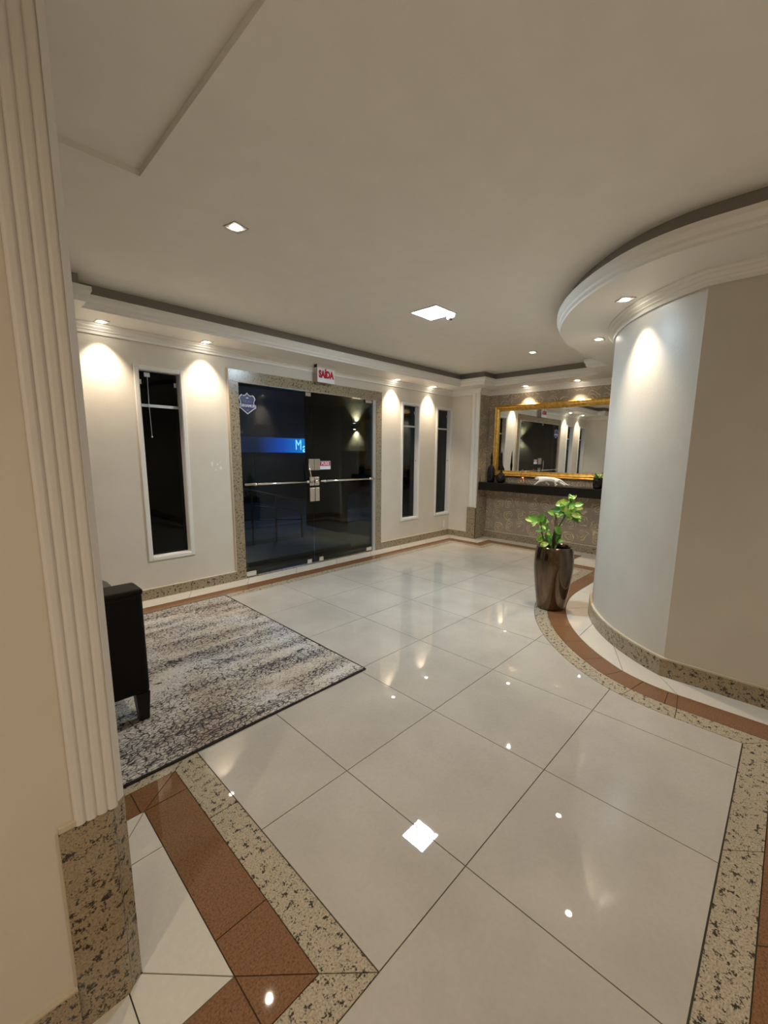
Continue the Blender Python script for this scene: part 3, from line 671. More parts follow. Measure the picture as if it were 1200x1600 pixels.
for (u, v, lb) in [(3.41, -.54, 'downlight in the round soffit nearest the viewer, above the lit scallop'), (4.86, .19, 'farther downlight in the round soffit, half way to the mirror')]:
    d = (CEN - Vector((u, v))).normalized(); downlight(u, v, ZS, lb, 'downlights in the round soffit', ang=math.atan2(d.y, d.x), tilt=(d.x*.1, d.y*.1, -1))
downlight(.22, 1.70, H, 'recessed downlight alone on the near part of the ceiling', 'downlights in the flat ceiling', ang=.2, size=130)
downlight(6.18, 1.82, H, 'recessed downlight on the ceiling towards the mirror wall', 'downlights in the flat ceiling', ang=.2, size=130)
for k, (u, v) in enumerate([(-3.3, -1.7), (-3.3, -4.0), (.4, -4.0)]):  # unseen downlights, added as warm fill from behind the camera
    where = ['left of the viewer', 'in the rear left corner', 'at the rear right'][k]
    downlight(u, v, H if u > -.57 or v > 1.55 else H+.045, 'added fill downlight outside the picture ' + where, 'added fill downlights outside the picture', P_FILL, size=150)
t = thing('ceiling_panel_light', 'square cool-white LED panel set in the ceiling', 'ceiling light', (3.13, 1.81, H))
mb = MB(); cu_, cv_, hh = 3.13, 1.81, .215
for a, b_ in [((-hh-.02, -hh-.02), (hh+.02, -hh)), ((-hh-.02, hh), (hh+.02, hh+.02)), ((-hh-.02, -hh), (-hh, hh)), ((hh, -hh), (hh+.02, hh))]:
    mb.box((cu_+a[0], cv_+a[1], H-.012), (cu_+b_[0], cv_+b_[1], H+.001))
obj('frame', mb, M['white_trim'], t)
mb = MB(); mb.box((cu_-hh, cv_-hh, H-.008), (cu_+hh, cv_+hh, H-.001)); obj('diffuser', mb, M['panel'], t)
l = bpy.data.lights.new('panel_light', 'AREA'); l.energy = P_PANEL; l.color = COOL; l.shape = 'SQUARE'; l.size = .42*S; lo = bpy.data.objects.new('panel_light', l); COL.objects.link(lo); lo.parent = t; lo.location = (0, 0, -.012*S)
t = thing('smoke_detector', 'small round white detector beside the ceiling panel', 'detector', (3.37, 1.50, H-.06))
mb = MB(); mb.lathe((3.36, 1.68, H-.062), [(.030, -.004), (.052, 0), (.060, .02), (.062, .04), (.062, .062)], 24); obj('housing', mb, M['plastic'], t)
mb = MB(); mb.lathe((3.36, 1.68, H-.076), [(.010, 0), (.018, .004), (.018, .012)], 12); obj('sensor', mb, M['black'], t)

# ------------------------------------------------------------------ windows
for n, (a, b_) in enumerate(WIN, 1):
    lb = ['narrow window half hidden behind the fluted pilaster', 'tall narrow window left of the entrance with a pull cord', 'tall narrow window right of the entrance door', 'tall narrow window in the far corner of the entrance wall'][n-1]
    w = sempty('window_%d' % n, ((a+b_)/2, VW, ZB), lb, 'window')
    mb = MB(); f = .055; v0, v1 = VW-.028, VW+.0
    mb.box((a, v0, ZB), (a+f, v1, ZT), bev=.006); mb.box((b_-f, v0, ZB), (b_, v1, ZT), bev=.006); mb.box((a+f, v0, ZT-f), (b_-f, v1, ZT), bev=.006); mb.box((a+f, v0, ZB), (b_-f, v1, ZB+f), bev=.006)
    obj('window_frame', mb, M['white_trim'], w)
    mb = MB(); e = .008; x0, x1 = a+f, b_-f; zz0, zz1 = ZB+f, ZT-f; vd = VW+.19
    mb.box((x0, VW-.02, zz0), (x0+e, vd, zz1)); mb.box((x1-e, VW-.02, zz0), (x1, vd, zz1)); mb.box((x0+e, VW-.02, zz1-e), (x1-e, vd, zz1)); mb.box((x0+e, VW-.02, zz0), (x1-e, vd, zz0+e))
    obj('reveal_lining', mb, M['white_trim'], w)
    gv = VW+.10
    mb = MB(); mb.box((x0+e, gv-.012, 2.862), (x1-e, gv+.02, 2.902)); obj('transom', mb, M['alu'], w)
    mb = MB(); mb.box((x0+e, gv, zz0+e), (x1-e, gv+.012, 2.862)); obj('glass_pane', mb, M['glass_dark'], w)
    mb = MB(); mb.box((x0+.02, gv, 2.902), (x1-.02, gv+.012, zz1-e)); pn = obj('glass_pane', mb, M['glass_dark'], w)
    zc = zz1-.16
    for x in (x0+.035, x1-.035):
        mb = MB(); mb.box((x-.028, gv-.016, zc-.035), (x+.028, gv-.001, zc+.035), bev=.006); obj('hinge_clip', mb, M['chrome'], pn)
    if n <= 2:
        xx = x0+.14
        mb = MB(); mb.box((xx-.04, gv-.022, zz1-.085), (xx+.04, gv-.001, zz1-.02), bev=.006); obj('latch', mb, M['steel'], w)
        mb = MB(); mb.tube([(xx, gv-.03, zz1-.08), (xx-.005, gv-.03, 2.9), (xx+.004, gv-.03, 2.45)], .0045, 6); mb.lathe((xx+.004, gv-.03, 2.42), [(.004, .03), (.012, .015), (.012, .008), (.004, 0)], 8); obj('pull_cord', mb, M['alu'], w)
    else:
        mb = MB(); mb.lathe((x1-e-.002, VW+.05, 2.05), [(.012, 0), (.012, .006)], 10, mat=Matrix.Rotation(-PI/2, 4, 'Y')); obj('stay_hole', mb, M['black'], w)

# ------------------------------------------------------------------ entrance door
d = sempty('door_1', (3.24, VW, 0), 'double smoked glass entrance door in a granite frame', 'door')
mb = MB(); v0 = VW-.035
mb.box((1.57, v0, 0), (1.735, VW+.10, 3.37)); obj('granite_jamb', mb, M['granite_wall'], d)
mb = MB(); mb.box((4.925, v0, 0), (5.10, VW+.10, 3.37)); obj('granite_jamb', mb, M['granite_wall'], d)
mb = MB(); mb.box((1.57, v0, 3.372), (5.10, VW+.10, 3.56)); obj('granite_lintel', mb, M['granite_wall'], d)
mb = MB(); mb.box((1.555, v0+.004, 0), (1.57, VW, 3.57)); mb.box((5.10, v0+.004, 0), (5.112, VW, 3.57)); mb.box((1.57, v0+.004, 3.56), (5.10, VW, 3.57)); mb.box((1.735, v0-.002, 3.366), (4.925, v0+.02, 3.3745)); obj('sealant_bead', mb, M['seal'], d)
mb = MB(); mb.box((4.84, VW-.03, 0), (4.925, VW+.06, 3.366), bev=.004); obj('aluminium_post', mb, M['alu'], d)
mb = MB(); mb.box((1.735, VW-.03, 0), (4.84, VW+.10, .010)); obj('threshold', mb, M['granite_wall'], d)
GV = VW+.0
def leaf(x0, x1):
    mb = MB(); mb.box((x0, GV, .028), (x1, GV+.016, 3.355)); return obj('glass_leaf', mb, M['glass'], d)
LA = leaf(1.742, 3.232); LB = leaf(3.246, 4.832)
def prt(name, mb, mat, par): return obj(name, mb, mat, par)
def barm(x0, x1, ends):
    mb = MB(); mb.tube([(x0, GV-.085, 1.672), (x1, GV-.085, 1.664)], .020, 12)
    for e in ends: mb.tube([(e, GV, 1.668), (e, GV-.085, 1.668)], .014, 8); mb.tube([(e-.03, GV-.085, 1.668), (e+.03, GV-.085, 1.668)], .029, 12)
    return mb
prt('push_bar', barm(1.75, 3.16, (1.95, 3.05)), M['chrome'], LA); prt('push_bar', barm(3.36, 4.83, (3.46, 4.70)), M['chrome'], LB)
mb = MB(); mb.box((3.115, GV-.04, 1.885), (3.236, GV-.001, 2.105), bev=.008); prt('lock_case', mb, M['aged'], LA)
mb = MB(); mb.box((3.244, GV-.04, 1.885), (3.38, GV-.001, 2.105), bev=.008); prt('lock_case', mb, M['aged'], LB)
mb = MB(); mb.box((3.12, GV-.05, 1.275), (3.234, GV-.001, 1.545), bev=.008); prt('lock_body', mb, M['chrome'], LA)
mb = MB(); mb.box((3.246, GV-.05, 1.275), (3.35, GV-.001, 1.545), bev=.008); prt('lock_body', mb, M['chrome'], LB)
mb = MB(); mb.box((3.13, GV-.03, 1.585), (3.236, GV-.001, 1.755), bev=.006); prt('strike_plate', mb, M['chrome'], LA)
mb = MB(); mb.box((3.246, GV-.03, 1.585), (3.36, GV-.001, 1.755), bev=.006); mb.lathe((3.285, GV-.03, 1.665), [(.045, 0), (.045, .03), (.03, .05)], 16, mat=Matrix.Rotation(PI/2, 4, 'X')); prt('knob', mb, M['chrome'], LB)
mb = MB(); mb.tube([(3.13, GV-.10, 1.64), (3.10, GV-.105, 1.80), (3.07, GV-.09, 2.03)], [.018, .015, .012], 8); prt('lever_handle', mb, M['chrome'], LA)
for (x, z, par, w_) in [(3.10, .07, LA, .055), (3.39, .07, LB, .055), (1.84, .07, LA, .095), (4.74, .07, LB, .085)]:
    mb = MB(); mb.box((x-w_, GV-.022, z-.045), (x+w_, GV+.038, z+.045), bev=.01); prt('patch_fitting', mb, M['chrome'], par)
mb = MB(); mb.box((3.08, GV-.02, 3.28), (3.20, GV+.03, 3.362), bev=.008); prt('patch_fitting', mb, M['chrome'], LA)
mb = MB(); mb.box((4.62, GV-.022, 3.29), (4.81, GV+.038, 3.362), bev=.008); prt('patch_fitting', mb, M['chrome'], LB)
# shield sticker (inner face of left leaf)
sh = [(0, .17), (.035, .135), (.075, .125), (.10, .14), (.135, .115), (.150, .07), (.128, .03), (.125, -.01), (.160, -.03), (.160, -.075), (.115, -.10), (0, -.185)]
def shield(k): return [(x*k, z*k) for x, z in sh] + [(-x*k, z*k) for x, z in sh[::-1] if x > 0]
cx, cz = 1.90, 3.045
mb = MB()
def flat(mb, pts, v0, v1, mi): mb.prism([(cx+x, cz+z) for x, z in pts][::-1], v0, v1, mi, axis='y')
flat(mb, shield(1.0), GV-.004, GV-.001, 1); flat(mb, shield(.90), GV-.006, GV-.0035, 0)
add_text(mb, 'DINAMUS', .062, (cx, GV-.006, cz-.045), 1, bold=.0022, xs=.98)
add_text(mb, 'GRUPO', .046, (cx, GV-.006, cz+.022), 2, xs=1.0)
mb.prism([(cx-.018, cz+.075), (cx+.018, cz+.075), (cx+.022, cz+.095), (cx+.010, cz+.088), (cx, cz+.10), (cx-.010, cz+.088), (cx-.022, cz+.095)], GV-.009, GV-.006, 1, axis='y')
mb.box((cx-.02, GV-.008, cz-.122), (cx+.02, GV-.006, cz-.110), 2)
s_ = prt('shield_sticker', mb, [M['navy'], M['white_print'], M['lilac']], LA); s_['label'] = 'navy shield sticker with white outline and lettering'
mb = MB(); mb.box((3.395, GV-.004, 1.895), (3.665, GV-.001, 2.06), 1); mb.box((3.402, GV-.006, 1.965), (3.658, GV-.004, 2.052), 0); add_text(mb, 'PUXE', .085, (3.53, GV-.006, 2.008), 1, bold=.002, xs=.95)
s_ = prt('pull_sticker', mb, [M['red'], M['white_print']], LB); s_['label'] = 'small red and white sticker reading PUXE'

# ------------------------------------------------------------------ exit sign
t = thing('exit_sign', 'hanging exit sign with red SAÍDA lettering above the door', 'sign', (3.46, 4.62, ZS))
mb = MB(); mb.box((3.22, 4.60, 3.795), (3.655, 4.70, 3.862), bev=.008); obj('housing', mb, M['plastic'], t)
mb = MB(); mb.box((3.205, 4.61, 3.80), (3.222, 4.69, 3.85), bev=.004); obj('end_cap', mb, M['black'], t)
mb = MB(); mb.box((3.245, 4.63, 3.545), (3.65, 4.642, 3.80), 0)
add_text(mb, 'SAÍDA', .172, (3.447, 4.63, 3.688), 1, bold=.011, xs=.72)
obj('sign_plate', mb, [M['exit_face'], M['red']], t)

# ------------------------------------------------------------------ socket
t = thing('wall_socket', 'white socket plate low on the wall under the far corner window', 'socket', (7.58, VW, .33))
mb = MB(); mb.box((7.545, VW-.012, .225), (7.615, VW-.0005, .435), bev=.005); obj('cover_plate', mb, M['plastic'], t)
mb = MB(); mb.box((7.566, VW-.018, .30), (7.594, VW-.011, .36), bev=.003); obj('outlet', mb, M['white_trim'], t)

# ------------------------------------------------------------------ mirror, shelf and objects
t = thing('wall_mirror', 'large gilt-framed mirror on the patterned wall above the black shelf', 'mirror', (8.27, 2.35, 1.665))
y0, y1, z0, z1 = .70, 3.775, 1.665, 3.47; fw = .155
def frame_side(mb, p0, p1, inn):
    """moulding run from p0 to p1 (outer corners), inn = inward direction, mitred"""
    prof_ = [(0, 0), (0, .05), (.03, .075), (.055, .06), (.075, .06), (.10, .045), (.125, .035), (.155, .030), (.155, 0)]
    p0 = Vector(p0); p1 = Vector(p1); inn = Vector(inn); along = (p1-p0).normalized(); st_ = []
    for base, sg in ((p0, 1), (p1, -1)):
        st_.append([(8.298-b_, (base + inn*a + along*a*sg)[0], (base + inn*a + along*a*sg)[1]) for a, b_ in prof_])
    mb.sweep(None, st_)
for p0, p1, inn in [((y0, z0), (y1, z0), (0, 1)), ((y0, z1), (y1, z1), (0, -1)), ((y0, z0), (y0, z1), (1, 0)), ((y1, z0), (y1, z1), (-1, 0))]:
    mb = MB(); frame_side(mb, p0, p1, inn); obj('gilt_frame', mb, M['gold'], t)
mb = MB(); mb.box((8.275, y0+fw-.004, z0+fw-.004), (8.285, y1-fw+.004, z1-fw+.004)); obj('mirror_glass', mb, M['mirror'], t)
t = tag(obj('wall_shelf', MB().box((7.86, .63, 1.305), (8.297, 3.928, 1.512), bev=.008), M['blackwood']), 'thick black floating shelf under the gilt mirror', 'shelf')
SZ = 1.512
t = thing('bottle_vase', 'tall black vase with a spiked neck at the left end of the shelf', 'vase', (8.03, 3.67, SZ))
mb = MB(); mb.lathe((8.03, 3.67, SZ), [(.080, 0), (.098, .02), (.104, .12), (.106, .24), (.098, .33), (.072, .40), (.035, .44), (.022, .46)], 28); obj('body', mb, M['black'], t)
mb = MB(); mb.lathe((8.03, 3.67, SZ+.455), [(.024, 0), (.030, .05), (.024, .12), (.030, .17), (.022, .24), (.014, .28), (.004, .32)], 16); obj('neck', mb, M['black'], t)
t = thing('round_vase', 'squat round black vase with a long spike beside the tall one', 'vase', (8.02, 3.37, SZ))
mb = MB(); mb.lathe((8.02, 3.37, SZ), [(.06, 0), (.10, .03), (.122, .09), (.118, .15), (.085, .21), (.045, .25), (.026, .28)], 28); obj('body', mb, M['black'], t)
mb = MB(); mb.lathe((8.02, 3.37, SZ+.275), [(.028, 0), (.024, .07), (.034, .14), (.022, .25), (.018, .38), (.012, .46), (.003, .54)], 16); obj('neck', mb, M['black'], t)
t = thing('tealight_holder', 'small copper wire candle holder on the shelf between vases and panther', 'candle holder', (7.98, 2.76, SZ))
mb = MB()
for k in range(4):
    a = PI/4+k*PI/2; mb.tube([(7.98+.09*math.cos(a), 2.76+.09*math.sin(a), SZ+.008), (7.98+.04*math.cos(a), 2.76+.04*math.sin(a), SZ+.06), (7.98+.035*math.cos(a), 2.76+.035*math.sin(a), SZ+.16)], .006, 6)
mb.tube([(7.98, 2.79, SZ+.15), (7.98, 2.80, SZ+.25), (7.98, 2.78, SZ+.32), (7.98, 2.77, SZ+.36)], .010, 6)
obj('wire_frame', mb, M['copper'], t)
mb = MB(); mb.lathe((7.98, 2.76, SZ+.13), [(.034, 0), (.040, .01), (.040, .045), (.032, .045), (.030, .012)], 16); obj('cup', mb, M['copper'], t)

# panther: one continuous skinned body
def skin_mesh(name, verts, edges, radii, mat, parent, root=0, sub=2):
    me = bpy.data.meshes.new(name); org = wpos(parent)
    me.from_pydata([Vector(v)*S - org for v in verts], edges, [])
    o = link(name, me, parent); md = o.modifiers.new('skin', 'SKIN'); md.use_smooth_shade = True
    for i, r in enumerate(radii):
        sv = me.skin_vertices[0].data[i]; rr = r if isinstance(r, (tuple, list)) else (r, r); sv.radius = (rr[0]*S, rr[1]*S); sv.use_root = (i == root)
    ms = o.modifiers.new('sub', 'SUBSURF'); ms.levels = sub; ms.render_levels = sub
    dg = bpy.context.evaluated_depsgraph_get(); nm = bpy.data.meshes.new_from_object(o.evaluated_get(dg)); o.modifiers.clear(); o.data = nm; nm.materials.clear(); nm.materials.append(mat)
    for p in nm.polygons: p.use_smooth = True
    return o
t = thing('panther_figurine', 'white porcelain figurine of a prowling panther on the shelf', 'figurine', (8.0, 2.05, SZ))
px = 8.0; Y = lambda s: 2.47 - s       # s runs from nose to tail
pv = [(px, Y(.52), SZ+.150), (px, Y(.36), SZ+.150), (px, Y(.22), SZ+.165), (px, Y(.125), SZ+.168), (px, Y(.06), SZ+.160), (px, Y(.005), SZ+.135),   # pelvis, belly, shoulder, neck, head, muzzle
      (px, Y(.60), SZ+.155), (px, Y(.67), SZ+.125), (px, Y(.74), SZ+.075), (px, Y(.80), SZ+.045), (px, Y(.84), SZ+.05),           # tail
      (px-.035, Y(.17), SZ+.105), (px-.038, Y(.10), SZ+.060), (px-.040, Y(.055), SZ+.018), (px-.040, Y(.02), SZ+.012),             # near fore leg reaching ahead
      (px+.035, Y(.24), SZ+.100), (px+.038, Y(.30), SZ+.060), (px+.038, Y(.36), SZ+.020), (px+.038, Y(.33), SZ+.011),              # far fore leg back
      (px-.035, Y(.56), SZ+.100), (px-.038, Y(.52), SZ+.062), (px-.038, Y(.58), SZ+.035), (px-.038, Y(.52), SZ+.012),              # near hind leg forward
      (px+.035, Y(.60), SZ+.100), (px+.038, Y(.64), SZ+.070), (px+.038, Y(.74), SZ+.030), (px+.038, Y(.69), SZ+.011),
      (px-.022, Y(.075), SZ+.185), (px+.022, Y(.075), SZ+.185)]                                                                     # ears
pe = [(0, 1), (1, 2), (2, 3), (3, 4), (4, 5), (0, 6), (6, 7), (7, 8), (8, 9), (9, 10), (2, 11), (11, 12), (12, 13), (13, 14), (2, 15), (15, 16), (16, 17), (17, 18), (0, 19), (19, 20), (20, 21), (21, 22), (0, 23), (23, 24), (24, 25), (25, 26), (4, 27), (4, 28)]
pr_ = [(.056, .064), (.050, .054), (.056, .066), .046, (.048, .050), .032, .022, .014, .012, .010, .008, .034, .024, .017, .015, .032, .022, .016, .015, .038, .025, .016, .015, .038, .025, .016, .015, .008, .008]
skin_mesh('body', pv, pe, pr_, M['porcelain'], t)

# small potted plant at the right end of the shelf
def leaf_mesh(mb, base, dirv, up, L, W, mi=0, droop=.15, cup=.12):
    d_ = Vector(dirv).normalized(); up = Vector(up); sd = d_.cross(up)
    if sd.length < 1e-3: sd = d_.cross(Vector((1, 0, 0)))
    sd.normalize(); n_ = sd.cross(d_).normalized(); st_ = 7; vs = []; fs = []
    for i in range(st_+1):
        s_ = i/st_; w_ = W*.5*(math.sin(PI*min(1, s_*.96+.03))**.75)*(1-.12*s_) if 0 < i < st_ else W*.03
        c = Vector(base) + d_*(L*s_) - n_*(droop*L*s_*s_)
        for k in (-1, -.5, 0, .5, 1): vs.append(c + sd*(w_*k) + n_*(cup*W*abs(k)**1.5))
    for i in range(st_):
        for k in range(4): a = i*5+k; fs.append([a, a+1, a+6, a+5])
    mb.add(vs, fs, mi, True)
t = thing('small_potted_plant', 'small green plant in a black pot at the right end of the shelf', 'plant', (7.99, 1.02, SZ))
mb = MB(); mb.lathe((7.99, 1.02, SZ), [(.070, 0), (.092, .02), (.105, .10), (.105, .18), (.092, .235), (.080, .235), (.080, .21)], 24); obj('pot', mb, M['black'], t)
mb = MB(); mb.lathe((7.99, 1.02, SZ+.19), [(.09, 0), (.09, .02)], 20); obj('soil', mb, M['soil'], t)
mb = MB()
for k in range(34):
    a = random.uniform(0, 2*PI); el = random.uniform(.15, 1.3); dv = (math.cos(a)*math.cos(el), math.sin(a)*math.cos(el), math.sin(el))
    leaf_mesh(mb, (7.99+.03*math.cos(a), 1.02+.03*math.sin(a), SZ+.21), dv, (0, 0, 1), random.uniform(.09, .17), random.uniform(.03, .05))
o = obj('foliage', mb, M['leaf_dark'], t, fixn=False); o['kind'] = 'stuff'

# ------------------------------------------------------------------ big planter with its plant
PC = Vector((4.24, .345)); ex = Vector((.691, -.723, 0)); ey = Vector((.723, .691, 0))   # across / away, as seen from the hall
t = thing('potted_plant', 'tall bronze glazed pot with a variegated green plant on the granite band', 'plant', (PC.x, PC.y, 0))
mb = MB(); mb.lathe((PC.x, PC.y, 0), [(.165, 0), (.192, .012), (.200, .04), (.218, .16), (.240, .32), (.262, .50), (.272, .64), (.270, .76), (.258, .87), (.246, .915), (.240, .930), (.226, .934), (.212, .925), (.210, .88)], 48, cap=False)
mb.lathe((PC.x, PC.y, 0), [(.001, .0005), (.166, .0)], 48, cap=False); obj('pot', mb, M['bronze'], t)
mb = MB(); mb.lathe((PC.x, PC.y, .83), [(.232, 0), (.232, .02), (.12, .035), (.001, .04)], 32, cap=False); obj('soil', mb, M['soil'], t)
def PP(x, y, dep=0.0):
    """position seen at (x,y) of the close study of the plant: across and up in the pot's own frame"""
    sx = (820+x/7.27-873)/111.0 - .02; z = .925 + (856-(760+y/7.27))/111.0
    return Vector((PC.x, PC.y, z)) + ex*sx + ey*dep
def stem(name, pts, r, mat): mb = MB(); mb.tube(pts, r, 8); return obj(name, mb, mat, t)
stem('trunk', [PP(390, 740), PP(385, 600), PP(398, 480), PP(392, 385)], [.030, .026, .026, .024], M['bark'])
stem('stem', [PP(400, 560), PP(425, 450, -.03), PP(470, 350, -.05), PP(500, 250, -.05), PP(530, 150, -.04), PP(560, 100, -.04)], [.016, .014, .012, .010, .008, .004], M['twig'])
stem('stem', [PP(330, 740, -.04), PP(250, 620, -.06), PP(220, 530, -.06), PP(205, 440, -.06), PP(190, 380, -.06)], [.014, .012, .010, .009, .005], M['twig'])
stem('stem', [PP(350, 740, -.06), PP(290, 640, -.08), PP(260, 560, -.08), PP(280, 480, -.06)], [.013, .010, .009, .004], M['twig'])
stem('stem', [PP(480, 290, -.05), PP(560, 330, -.06), PP(620, 360, -.06)], [.008, .007, .004], M['twig'])
stem('stem', [PP(395, 400), PP(380, 340, -.02), PP(350, 300, -.02)], [.014, .009, .004], M['twig'])
stem('stem', [PP(410, 700, .02), PP(430, 620, .04), PP(450, 470, .05)], [.010, .008, .004], M['twig'])
LV = [(160, 400, 60, 330, 0), (165, 410, 95, 425, 1), (190, 400, 205, 310, 0), (200, 440, 240, 360, 0), (205, 450, 225, 480, 1), (235, 400, 300, 405, 1),
      (215, 510, 165, 505, 0), (230, 520, 300, 470, 2), (250, 530, 330, 540, 1), (215, 600, 270, 570, 1), (190, 640, 260, 575, 1), (205, 650, 295, 665, 1), (210, 680, 290, 640, 0), (255, 700, 310, 722, 1),
      (330, 690, 345, 540, 2), (340, 700, 330, 600, 2), (360, 720, 405, 680, 0), (425, 460, 390, 560, 2), (360, 450, 440, 540, 0), (430, 450, 490, 440, 1), (410, 640, 460, 600, 0), (405, 660, 450, 560, 2),
      (380, 330, 305, 285, 1), (390, 350, 455, 350, 0), (345, 300, 390, 330, 1), (470, 280, 410, 225, 1), (480, 260, 500, 330, 0), (460, 270, 365, 275, 2), (480, 170, 375, 205, 1), (500, 190, 400, 160, 1), (490, 215, 550, 175, 0),
      (505, 280, 600, 215, 1), (530, 215, 655, 235, 1), (545, 240, 570, 200, 1), (540, 300, 640, 265, 0), (550, 310, 655, 300, 2), (570, 340, 675, 390, 1), (560, 345, 650, 340, 0), (560, 320, 605, 400, 1), (500, 350, 560, 360, 1), (480, 360, 545, 350, 1),
      (530, 150, 515, 105, 0), (545, 140, 585, 110, 0), (555, 120, 545, 85, 0), (560, 115, 580, 90, 0), (540, 160, 575, 150, 0), (530, 170, 500, 130, 0),
      (280, 500, 270, 430, 0), (240, 480, 215, 430, 0), (620, 350, 665, 360, 0)]
lm = [M['leaf_green'], M['leaf_lime'], M['leaf_dark']]
for (x0_, y0_, x1_, y1_, mi) in list(LV):
    if y0_ < 420 or x0_ < 330:
        jx, jy = random.uniform(-22, 22), random.uniform(-18, 18); a_ = random.uniform(-.9, .9); dx, dy = x1_-x0_, y1_-y0_
        LV.append((x0_+jx*.5, y0_+jy*.5, x0_+jx*.5+(dx*math.cos(a_)-dy*math.sin(a_))*.85, y0_+jy*.5+(dx*math.sin(a_)+dy*math.cos(a_))*.85, random.choice((0, 1, 1, 2))))
for k, (x0_, y0_, x1_, y1_, mi) in enumerate(LV):
    dep = random.uniform(-.10, .06); a = PP(x0_, y0_, dep); tip = PP(x1_, y1_, dep + random.uniform(-.07, .07)); dv = tip-a; L = dv.length*1.08
    face = (-ey*random.uniform(.5, 1.0) + Vector((0, 0, random.uniform(.2, .8))) + ex*random.uniform(-.3, .3))
    mb = MB(); leaf_mesh(mb, a, dv, face, L, min(L*.62, .118)*random.uniform(.9, 1.15)); obj('leaf', mb, lm[mi], t, fixn=False)

# ------------------------------------------------------------------ rug
t = thing('area_rug', 'grey and beige distressed rug with dark leaf outlines and black edges', 'rug', (-.09, 2.55, 0))
mb = MB(); nx, ny = 24, 24; U0, U1, V0, V1 = -1.235, 1.055, .945, 4.165
vs = []; fs = []
for lay in (0.0012, .016):
    for j in range(ny+1):
        for i in range(nx+1):
            uu = U0+.012+(U1-U0-.024)*i/nx; vv = V0+.012+(V1-V0-.024)*j/ny; z = lay
            if lay > .01: z += .004*math.exp(-((uu-1.0)**2+(vv-1.0)**2)/.01) + .0015*math.sin(uu*5+vv*3)
            vs.append((uu, vv, z))
n1 = (nx+1)*(ny+1)
for j in range(ny):
    for i in range(nx):
        a = j*(nx+1)+i; fs.append([a+n1, a+1+n1, a+nx+2+n1, a+nx+1+n1]); fs.append([a, a+nx+1, a+nx+2, a+1])
mb.add(vs, fs, 0, True); obj('pile', mb, M['rug'], t, fixn=False)
mb = MB(); zz = .009
for pts in ([(U1, V0), (U1, V1)], [(U0, V0), (U1, V0)], [(U0, V1), (U1, V1)], [(U0, V0), (U0, V1)]):
    (a, b1), (c_, d1) = pts; P = [(a+(c_-a)*k/20+random.uniform(-.002, .002), b1+(d1-b1)*k/20+random.uniform(-.002, .002), zz) for k in range(21)]
    mb.tube(P, .0085, 6)
obj('binding', mb, M['rug_edge'], t)

# ------------------------------------------------------------------ armchairs
RZ = .018
def armchair(v0, label, w=1.42):
    t = thing('armchair', label, 'armchair', (-1.18, v0+w/2, RZ))
    uf, ub = -.765, -1.60; at = 1.135
    for a in (v0, v0+w-.26):
        mb = MB(); mb.box((ub+.1, a, .26), (uf, a+.26, at-.03), bev=.025); obj('arm', mb, M['leather'], t)
        mb = MB(); mb.box((ub+.12, a-.004, at-.045), (uf+.008, a+.264, at+.008), bev=.022); obj('arm_pad', mb, M['leather'], t)
    mb = MB(); mb.box((ub+.25, v0+.262, .26), (uf-.03, v0+w-.262, .44), bev=.02); obj('seat_base', mb, M['leather'], t)
    mb = MB(); mb.box((ub+.32, v0+.268, .445), (uf+.0, v0+w-.268, .60), bev=.05); obj('seat_cushion', mb, M['leather'], t)
    mb = MB(); mb.box((ub, v0+.02, .26), (ub+.24, v0+w-.02, 1.42), bev=.06); obj('backrest', mb, M['leather'], t)
    for (x, y) in ((uf-.055, v0+.055), (uf-.055, v0+w-.055), (ub+.1, v0+.055), (ub+.1, v0+w-.055)):
        mb = MB(); h = .052; g_ = .036
        mb.add([(x-g_, y-g_, RZ), (x+g_, y-g_, RZ), (x+g_, y+g_, RZ), (x-g_, y+g_, RZ), (x-h, y-h, .262), (x+h, y-h, .262), (x+h, y+h, .262), (x-h, y+h, .262)],
               [[3, 2, 1, 0], [4, 5, 6, 7], [0, 1, 5, 4], [1, 2, 6, 5], [2, 3, 7, 6], [3, 0, 4, 7]]); obj('leg', mb, M['blackwood'], t)
    return t
armchair(1.60, 'black leather armchair on the rug beside the fluted pilaster', 1.70)
t = thing('cushion', 'rounded dark grey cushion on the seat of the black armchair', 'cushion', (-1.12, 2.24, .60))
mb = MB(); vs = []; fs = []; n_, m_ = 28, 14
for j in range(m_+1):
    for i in range(n_):
        a = 2*PI*i/n_; b1 = -PI/2+PI*j/m_; ca, sa = math.cos(a), math.sin(a); e = .55
        X = math.copysign(abs(ca)**e, ca)*math.cos(b1)**.6 * .25; Z = math.copysign(abs(sa)**.8, sa)*math.cos(b1)**.6*.26; Y_ = math.sin(b1)*.12
        vs.append(Vector((X, Y_, Z)) + Vector((-1.06, 2.24, .865)))
for j in range(m_):
    for i in range(n_): i2 = (i+1) % n_; fs.append([j*n_+i, j*n_+i2, (j+1)*n_+i2, (j+1)*n_+i])
mb.add(vs, fs, 0, True); obj('cover', mb, M['cushion'], t)

